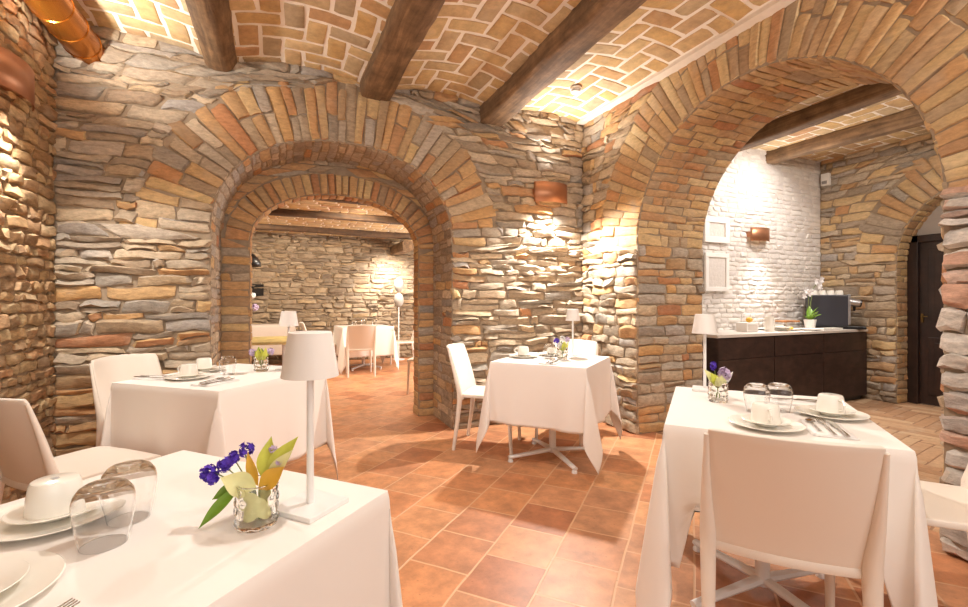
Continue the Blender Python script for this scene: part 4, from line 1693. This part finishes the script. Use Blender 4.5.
MB().box(-.10, .10, -.15, .19, 0, .03).build('base', M['black'], t, smooth=False, bevel=.004)

c_, s_ = math.cos(R(38)), math.sin(R(38))
gcup = None
k = 0
for ix in range(2):
    for iy in range(4):
        lx, ly = -.05 + .1 * ix, -.10 + .085 * iy
        x, y = 6.19 + c_ * lx - s_ * ly, 3.49 + s_ * lx + c_ * ly
        if gcup is None:
            B = MB().lathe([(.0005, .055), (.022, .055), (.028, .052), (.034, .02), (.036, 0), (.034, 0), (.032, .02), (.026, .049), (.0005, .052)], 20)
            gcup = B.build('espresso_cup', M['porcelain'])
            tag(gcup, 'small white espresso cup upside down on top of the coffee machine', 'cup', 'espresso cups on the coffee machine')
            gcup.location = (x, y, CZ + .416)
        else:
            c = dup(gcup, (x, y, CZ + .416))

# orchid
t = thing('potted_orchid', 'white orchid in a pot left of the coffee machine', 'plant', (5.80, 3.48, CZ + .001))
t.scale = (1.35, 1.35, 1.3)
MB().lathe([(.001, 0), (.035, 0), (.048, .085), (.05, .09), (.044, .09), (.034, .02), (.001, .02)], 24).build('pot', M['white'], t)
for k, (dx, dy, dz, w) in enumerate(((.09, -.05, .14, .05), (-.03, -.09, .17, .055), (.05, .04, .22, .05), (-.07, .02, .13, .05), (.04, -.05, .21, .05))):
    B = MB()
    leaf(B, (0, 0, .07), (dx, dy, dz), w, 0, .3)
    B.build('leaf', M['leaf_green'], t, angle=80)
B = MB()
stems = [[(0, 0, .05), (-.02, 0, .2), (-.05, -.02, .32), (-.10, -.03, .37)], [(0, 0, .05), (.01, 0, .25), (.03, -.01, .38), (.08, -.02, .44)]]
for s in stems:
    B.tube(s, .0025, 6)
B.build('stem', M['stem'], t)
for k, c in enumerate(((-.11, -.03, .36), (-.075, -.04, .33), (-.12, -.02, .31), (-.04, -.03, .35), (.09, -.03, .43), (.06, -.04, .40), (.10, -.02, .385), (.05, -.02, .44), (.11, -.03, .46))):
    B = MB()
    for j in range(5):
        a = j * 2 * PI / 5 + k
        leaf(B, c, (c[0] + .034 * math.cos(a), c[1] - .012, c[2] + .034 * math.sin(a)), .032, 0, .1, 6, Vector((0, 1, 0)))
    B.build('blossom', M['white_petal'], t, angle=80)

# things along the worktop
GBF = 'dishes laid out on the buffet'
def lathe_thing(name, prof, m, loc, label, cat, group=None, n=28):
    o = MB().lathe(prof, n).build(name, m)
    o.location = loc
    return tag(o, label, cat, group)

z = CZ + .001
t = thing('serving_box', 'small white box with a yellow lemon on it at the left end of the buffet', 'box', (4.72, 3.50, z))
MB().box(-.09, .09, -.07, .07, 0, .10).build('box', M['white'], t, smooth=False, bevel=.004)
MB().box(-.07, .07, -.075, -.068, .02, .08).build('front_panel', M['linen_grey'], t, smooth=False)
o = MB().ball((0, 0, 0), .035, 10, 0, .85).build('lemon', M['food'])
o.location = (4.73, 3.48, z + .1305)
tag(o, 'yellow lemon resting on the small white box', 'lemon')
t = thing('milk_jug', 'tall white milk jug near the left end of the buffet', 'jug', (4.98, 3.42, z))
MB().lathe([(.001, 0), (.045, 0), (.050, .05), (.042, .13), (.046, .165), (.042, .165), (.038, .13), (.045, .05), (.001, .01)], 28).build('body', M['porcelain'], t)
MB().tube([(.042, 0, .14), (.08, 0, .13), (.085, 0, .08), (.048, 0, .05)], .006, 8).build('handle', M['porcelain'], t)
lathe_thing('glass_jar', [(.001, 0), (.04, 0), (.042, .12), (.036, .14), (.034, .14), (.039, .12), (.037, .006), (.001, .006)], M['glass'], (5.12, 3.55, z), 'clear glass jar beside the milk jug on the buffet', 'jar')
plate_prof = [(.001, .003), (.07, .003), (.12, .014), (.122, .017), (.075, .007), (.001, .007)]
for k, (x, y, lab) in enumerate(((5.36, 3.46, 'white plate of yellow pastries in the middle of the buffet'), (5.19, 3.65, 'white plate at the wall side of the buffet, under the sconce'), (5.60, 3.38, 'white plate next to the orchid on the buffet'))):
    lathe_thing('serving_plate', plate_prof, M['porcelain'], (x, y, z), lab, 'plate', GBF)
for k, (dx, dy) in enumerate(((-.03, -.02), (.035, -.01), (0, .035))):
    o = MB().ball((0, 0, 0), .028, 8, 0, .6).build('pastry', M['food'])
    o.location = (5.36 + dx, 3.46 + dy, z + .007 + .016)
    tag(o, ('yellow pastry on the buffet plate, left one', 'yellow pastry on the buffet plate, right one', 'yellow pastry on the buffet plate, rear one')[k], 'pastry', 'pastries on the buffet plate')
for k in range(5):
    lathe_thing('side_plate', [(.001, .002), (.05, .002), (.085, .010), (.087, .012), (.052, .005), (.001, .005)], M['porcelain'], (5.16, 3.40, z + k * .0085),
                'small white side plate in the stack on the buffet, beside the milk jug', 'plate', 'stacked side plates on the buffet')
t = thing('cake_stand', 'wooden board raised on a white foot at the back of the buffet', 'cake stand', (5.60, 3.64, z))
MB().lathe([(.001, 0), (.06, 0), (.055, .01), (.018, .02), (.016, .075), (.05, .083), (.001, .083)], 24).build('foot', M['porcelain'], t)
MB().box(-.14, .14, -.085, .085, .083, .103).build('board', M['board'], t, smooth=False, bevel=.006)
t = thing('serving_tray', 'long white tray in front of the coffee machine', 'tray', (5.87, 3.32, z))
t.scale = (.8, .8, 1)
MB().box(-.22, .22, -.07, .07, 0, .008).build('base', M['porcelain'], t, smooth=False, bevel=.003)
B = MB()
B.box(-.225, .225, -.075, -.068, 0, .022).box(-.225, .225, .068, .075, 0, .022).box(-.225, -.218, -.075, .075, 0, .022).box(.218, .225, -.075, .075, 0, .022)
B.build('rim', M['porcelain'], t, smooth=False, bevel=.002)
for k, (x, y) in enumerate(((5.36, 3.67), (5.42, 3.60))):
    lathe_thing('sugar_bowl', [(.001, 0), (.03, 0), (.045, .03), (.043, .055), (.040, .055), (.041, .03), (.028, .006), (.001, .006)], M['porcelain'], (x, y, z),
                ('small white bowl on the buffet, closer to the wall', 'small white bowl on the buffet, closer to the wooden board')[k], 'bowl', 'small bowls on the buffet')
lathe_thing('glass_pitcher', [(.001, 0), (.05, 0), (.052, .1), (.044, .16), (.05, .19), (.047, .19), (.041, .16), (.048, .1), (.047, .006), (.001, .006)], M['glass'], (4.84, 3.60, z), 'clear glass pitcher behind the white box on the buffet', 'pitcher')

# pictures on the whitewashed wall
GPF = 'white framed pictures above the buffet'
def frame(label, x, zc_, w, h, fw):
    t = thing('picture_frame', label, 'picture', (x, YS - .03, zc_), 0, GPF)
    B = MB()
    B.box(-w / 2, w / 2, -.02, .01, h / 2 - fw, h / 2).box(-w / 2, w / 2, -.02, .01, -h / 2, -h / 2 + fw)
    B.box(-w / 2, -w / 2 + fw, -.02, .01, -h / 2 + fw, h / 2 - fw).box(w / 2 - fw, w / 2, -.02, .01, -h / 2 + fw, h / 2 - fw)
    B.build('frame', M['white'], t, smooth=False, bevel=.004)
    MB().box(-w / 2 + fw, w / 2 - fw, -.004, .008, -h / 2 + fw, h / 2 - fw).build('picture_panel', M['white_mortar'], t, smooth=False)
frame('square white framed picture, the upper of two on the white wall', 4.57, 2.02, .40, .30, .07)
frame('taller white framed picture, the lower of two on the white wall', 4.57, 1.53, .38, .44, .05)

# small white box at the wall corner
t = thing('alarm_box', 'small white alarm box high in the corner beside the doorway wall', 'alarm', (XS1 - .04, 3.71, 2.80))
MB().box(-.03, .03, -.05, .05, -.09, .07).build('case', M['white'], t, smooth=False, bevel=.01)
MB().box(-.034, -.03, -.03, .03, -.07, -.03).build('grille', M['mark'], t, smooth=False)

# arched doorway: plaster lunette, frame and dark door
b = MB()
XD = XS1 + .27
b.box(XD, XD + .03, 1.30, 3.02, 1.92, 2.46, 0)
tag(b.build('wall_lunette', M['plaster'], smooth=False), 'grey plaster above the dark door', 'wall', kind='structure')
t = thing('door_1', 'dark brown panelled door in the arched doorway', 'door', (XD - .02, 2.16, 0))
t['kind'] = 'structure'
MB().box(-.01, .035, -.80, .72, 0.005, 1.92).build('leaf', M['door_wood'], t, smooth=False, bevel=.003)
B = MB()
for (y0, y1) in ((.08, .62), (-.70, -.02)):
    for (z0, z1) in ((.12, .78), (.98, 1.80)):
        B.box(-.022, -.008, y0, y1, z0, z1)
        B.box(-.030, -.020, y0 + .06, y1 - .06, z0 + .06, z1 - .06)
B.build('panel', M['door_wood'], t, smooth=False, bevel=.006)
B = MB()
B.box(-.05, .03, .70, .80, 0, 1.96).box(-.05, .03, -.8, .8, 1.88, 1.96)
B.build('frame', M['door_wood'], t, smooth=False, bevel=.004)
B = MB()
B.box(-.024, -.012, .662, .684, .95, 1.05)
B.tube([(-.02, .672, 1.02), (-.05, .672, 1.02), (-.052, .61, 1.02)], .006, 10)
B.build('handle', M['brass'], t, bevel=.002)

# ------------------------------------------------------------------ far room contents
fF = Frame(1.28, 8.32, 4)
make_table('white-clothed table in the far room with four chairs', fF.p(0, 0), fF.rz, .85, .8, GT_)
make_cloth('white tablecloth on the far room table below the bright wall', fF.p(0, 0), fF.rz, .85, .8, .5, 9, GCL)
GFC = 'white chairs in the far room'
for x, y, deg, lab in ((1.12, 7.64, -3, 'white chair seen from behind in the far room, in front of its table'),
                       (.60, 8.62, -90, 'white chair at the left end of the far room table'),
                       (2.04, 8.42, 92, 'white chair at the right end of the far room table, under the bright wall'),
                       (1.72, 5.85, 60, 'white chair half hidden by the right brick pilaster of the far room')):
    dup(chair0, (x, y, 0), R(deg), lab, GFC)
for k, (x, y) in enumerate(((1.10, 8.15), (1.45, 8.2), (1.3, 8.5))):
    dup(g0, (x, y, TZ), 0, 'upturned glass on the far room table, ' + ('left one', 'right one', 'rear one')[k], GGL)

t = thing('serving_table', 'white-clothed serving table at the left of the far room', 'table', (-.55, 8.75, 0))
MB().box(-.7, .7, -.3, .3, .74, .78).build('tabletop', M['white'], t, smooth=False, bevel=.004)
for sx in (-1, 1):
    for sy in (-1, 1):
        MB().tube([(sx * .62, sy * .24, 0), (sx * .62, sy * .24, .74)], .02, 10).build('leg', M['white_metal'], t)
make_cloth('pale grey-white cloth on the serving table at the left of the far room', (-.55, 8.75, 0), 0, 1.4, .6, .5, 15, GCL, top=.786, mat='linen_grey', flare=.15)

t = thing('dining_table', 'bare pale wooden table just inside the far room at left', 'table', (-.50, 5.95, 0), R(-4), GT_)
MB().box(-.62, .58, -.45, .45, .72, .75).build('tabletop', M['pale_wood'], t, smooth=False, bevel=.004)
for sx in (-1, 1):
    for sy in (-1, 1):
        MB().tube([(sx * .52, sy * .38, 0), (sx * .52, sy * .38, .72)], .022, 10).build('leg', M['white_metal'], t)

# dried flowers in a vase on the serving table
t = thing('dried_flowers', 'pale dried flowers in a small vase on the far serving table', 'flowers', (-.66, 8.62, .788))
MB().lathe([(.001, 0), (.05, 0), (.06, .06), (.035, .15), (.04, .18), (.036, .18), (.03, .15), (.05, .06), (.001, .01)], 20).build('vase', M['lilac'], t)
B = MB()
tips = ((.16, 0, .50), (.05, .03, .44), (-.1, 0, .48), (.2, -.02, .30), (-.03, 0, .36))
for tp in tips:
    B.tube([(0, 0, .05), (tp[0] * .4, tp[1], tp[2] * .6), tp], .005, 6)
B.build('stem', M['stem'], t)
for k, tp in enumerate(tips):
    B = MB()
    blob_cluster(B, tp, .05, 40, .02, 500 + k)
    B.build('blossom', M['lilac' if k % 2 else 'white_petal'], t, angle=80)

# pendant lamp
t = thing('pendant_lamp', 'black dome pendant lamp hanging in the far room', 'lamp', (-.43, 6.5, 1.64))
MB().lathe([(.15, 0), (.145, .05), (.12, .10), (.07, .15), (.025, .17), (.025, .2), (.001, .2)], 32).build('dome', M['black'], t, solid=.003)
MB().tube([(0, 0, .2), (0, 0, .84)], .006, 8).build('cord', M['black'], t)
MB().ball((0, 0, .05), .035, 10).build('bulb', M['bulb'], t)

# dark recess in the far wall
t = thing('wall_niche', 'small dark square recess in the far room stone wall', 'niche', (-.48, YFAR - .035, 1.40))
MB().box(-.09, .09, -.012, .0, -.09, .09).build('back', M['slot'], t, smooth=False)
B = MB()
B.box(-.11, -.09, -.02, .02, -.11, .11).box(.09, .11, -.02, .02, -.11, .11).box(-.09, .09, -.02, .02, .09, .11).box(-.09, .09, -.02, .02, -.11, -.09)
B.build('edge', M['slot'], t, smooth=False)

# standing ornament of two ovals on a thin rod
t = thing('floor_ornament', 'thin standing rod with two white ovals before the bright far wall', 'ornament', (2.13, 9.25, 0))
MB().lathe([(.001, 0), (.12, 0), (.12, .012), (.001, .016)], 24).build('base', M['white_metal'], t)
MB().tube([(0, 0, .012), (0, 0, 1.62)], .010, 8).build('rod', M['white_metal'], t)
for zz in (1.52, 1.22):
    MB().ball((0, 0, 0), .10, 12, 0, 1.45).build('oval', M['oval'], t).location = (0, -.012, zz)
    t.children[-1].scale = (1, .3, 1)
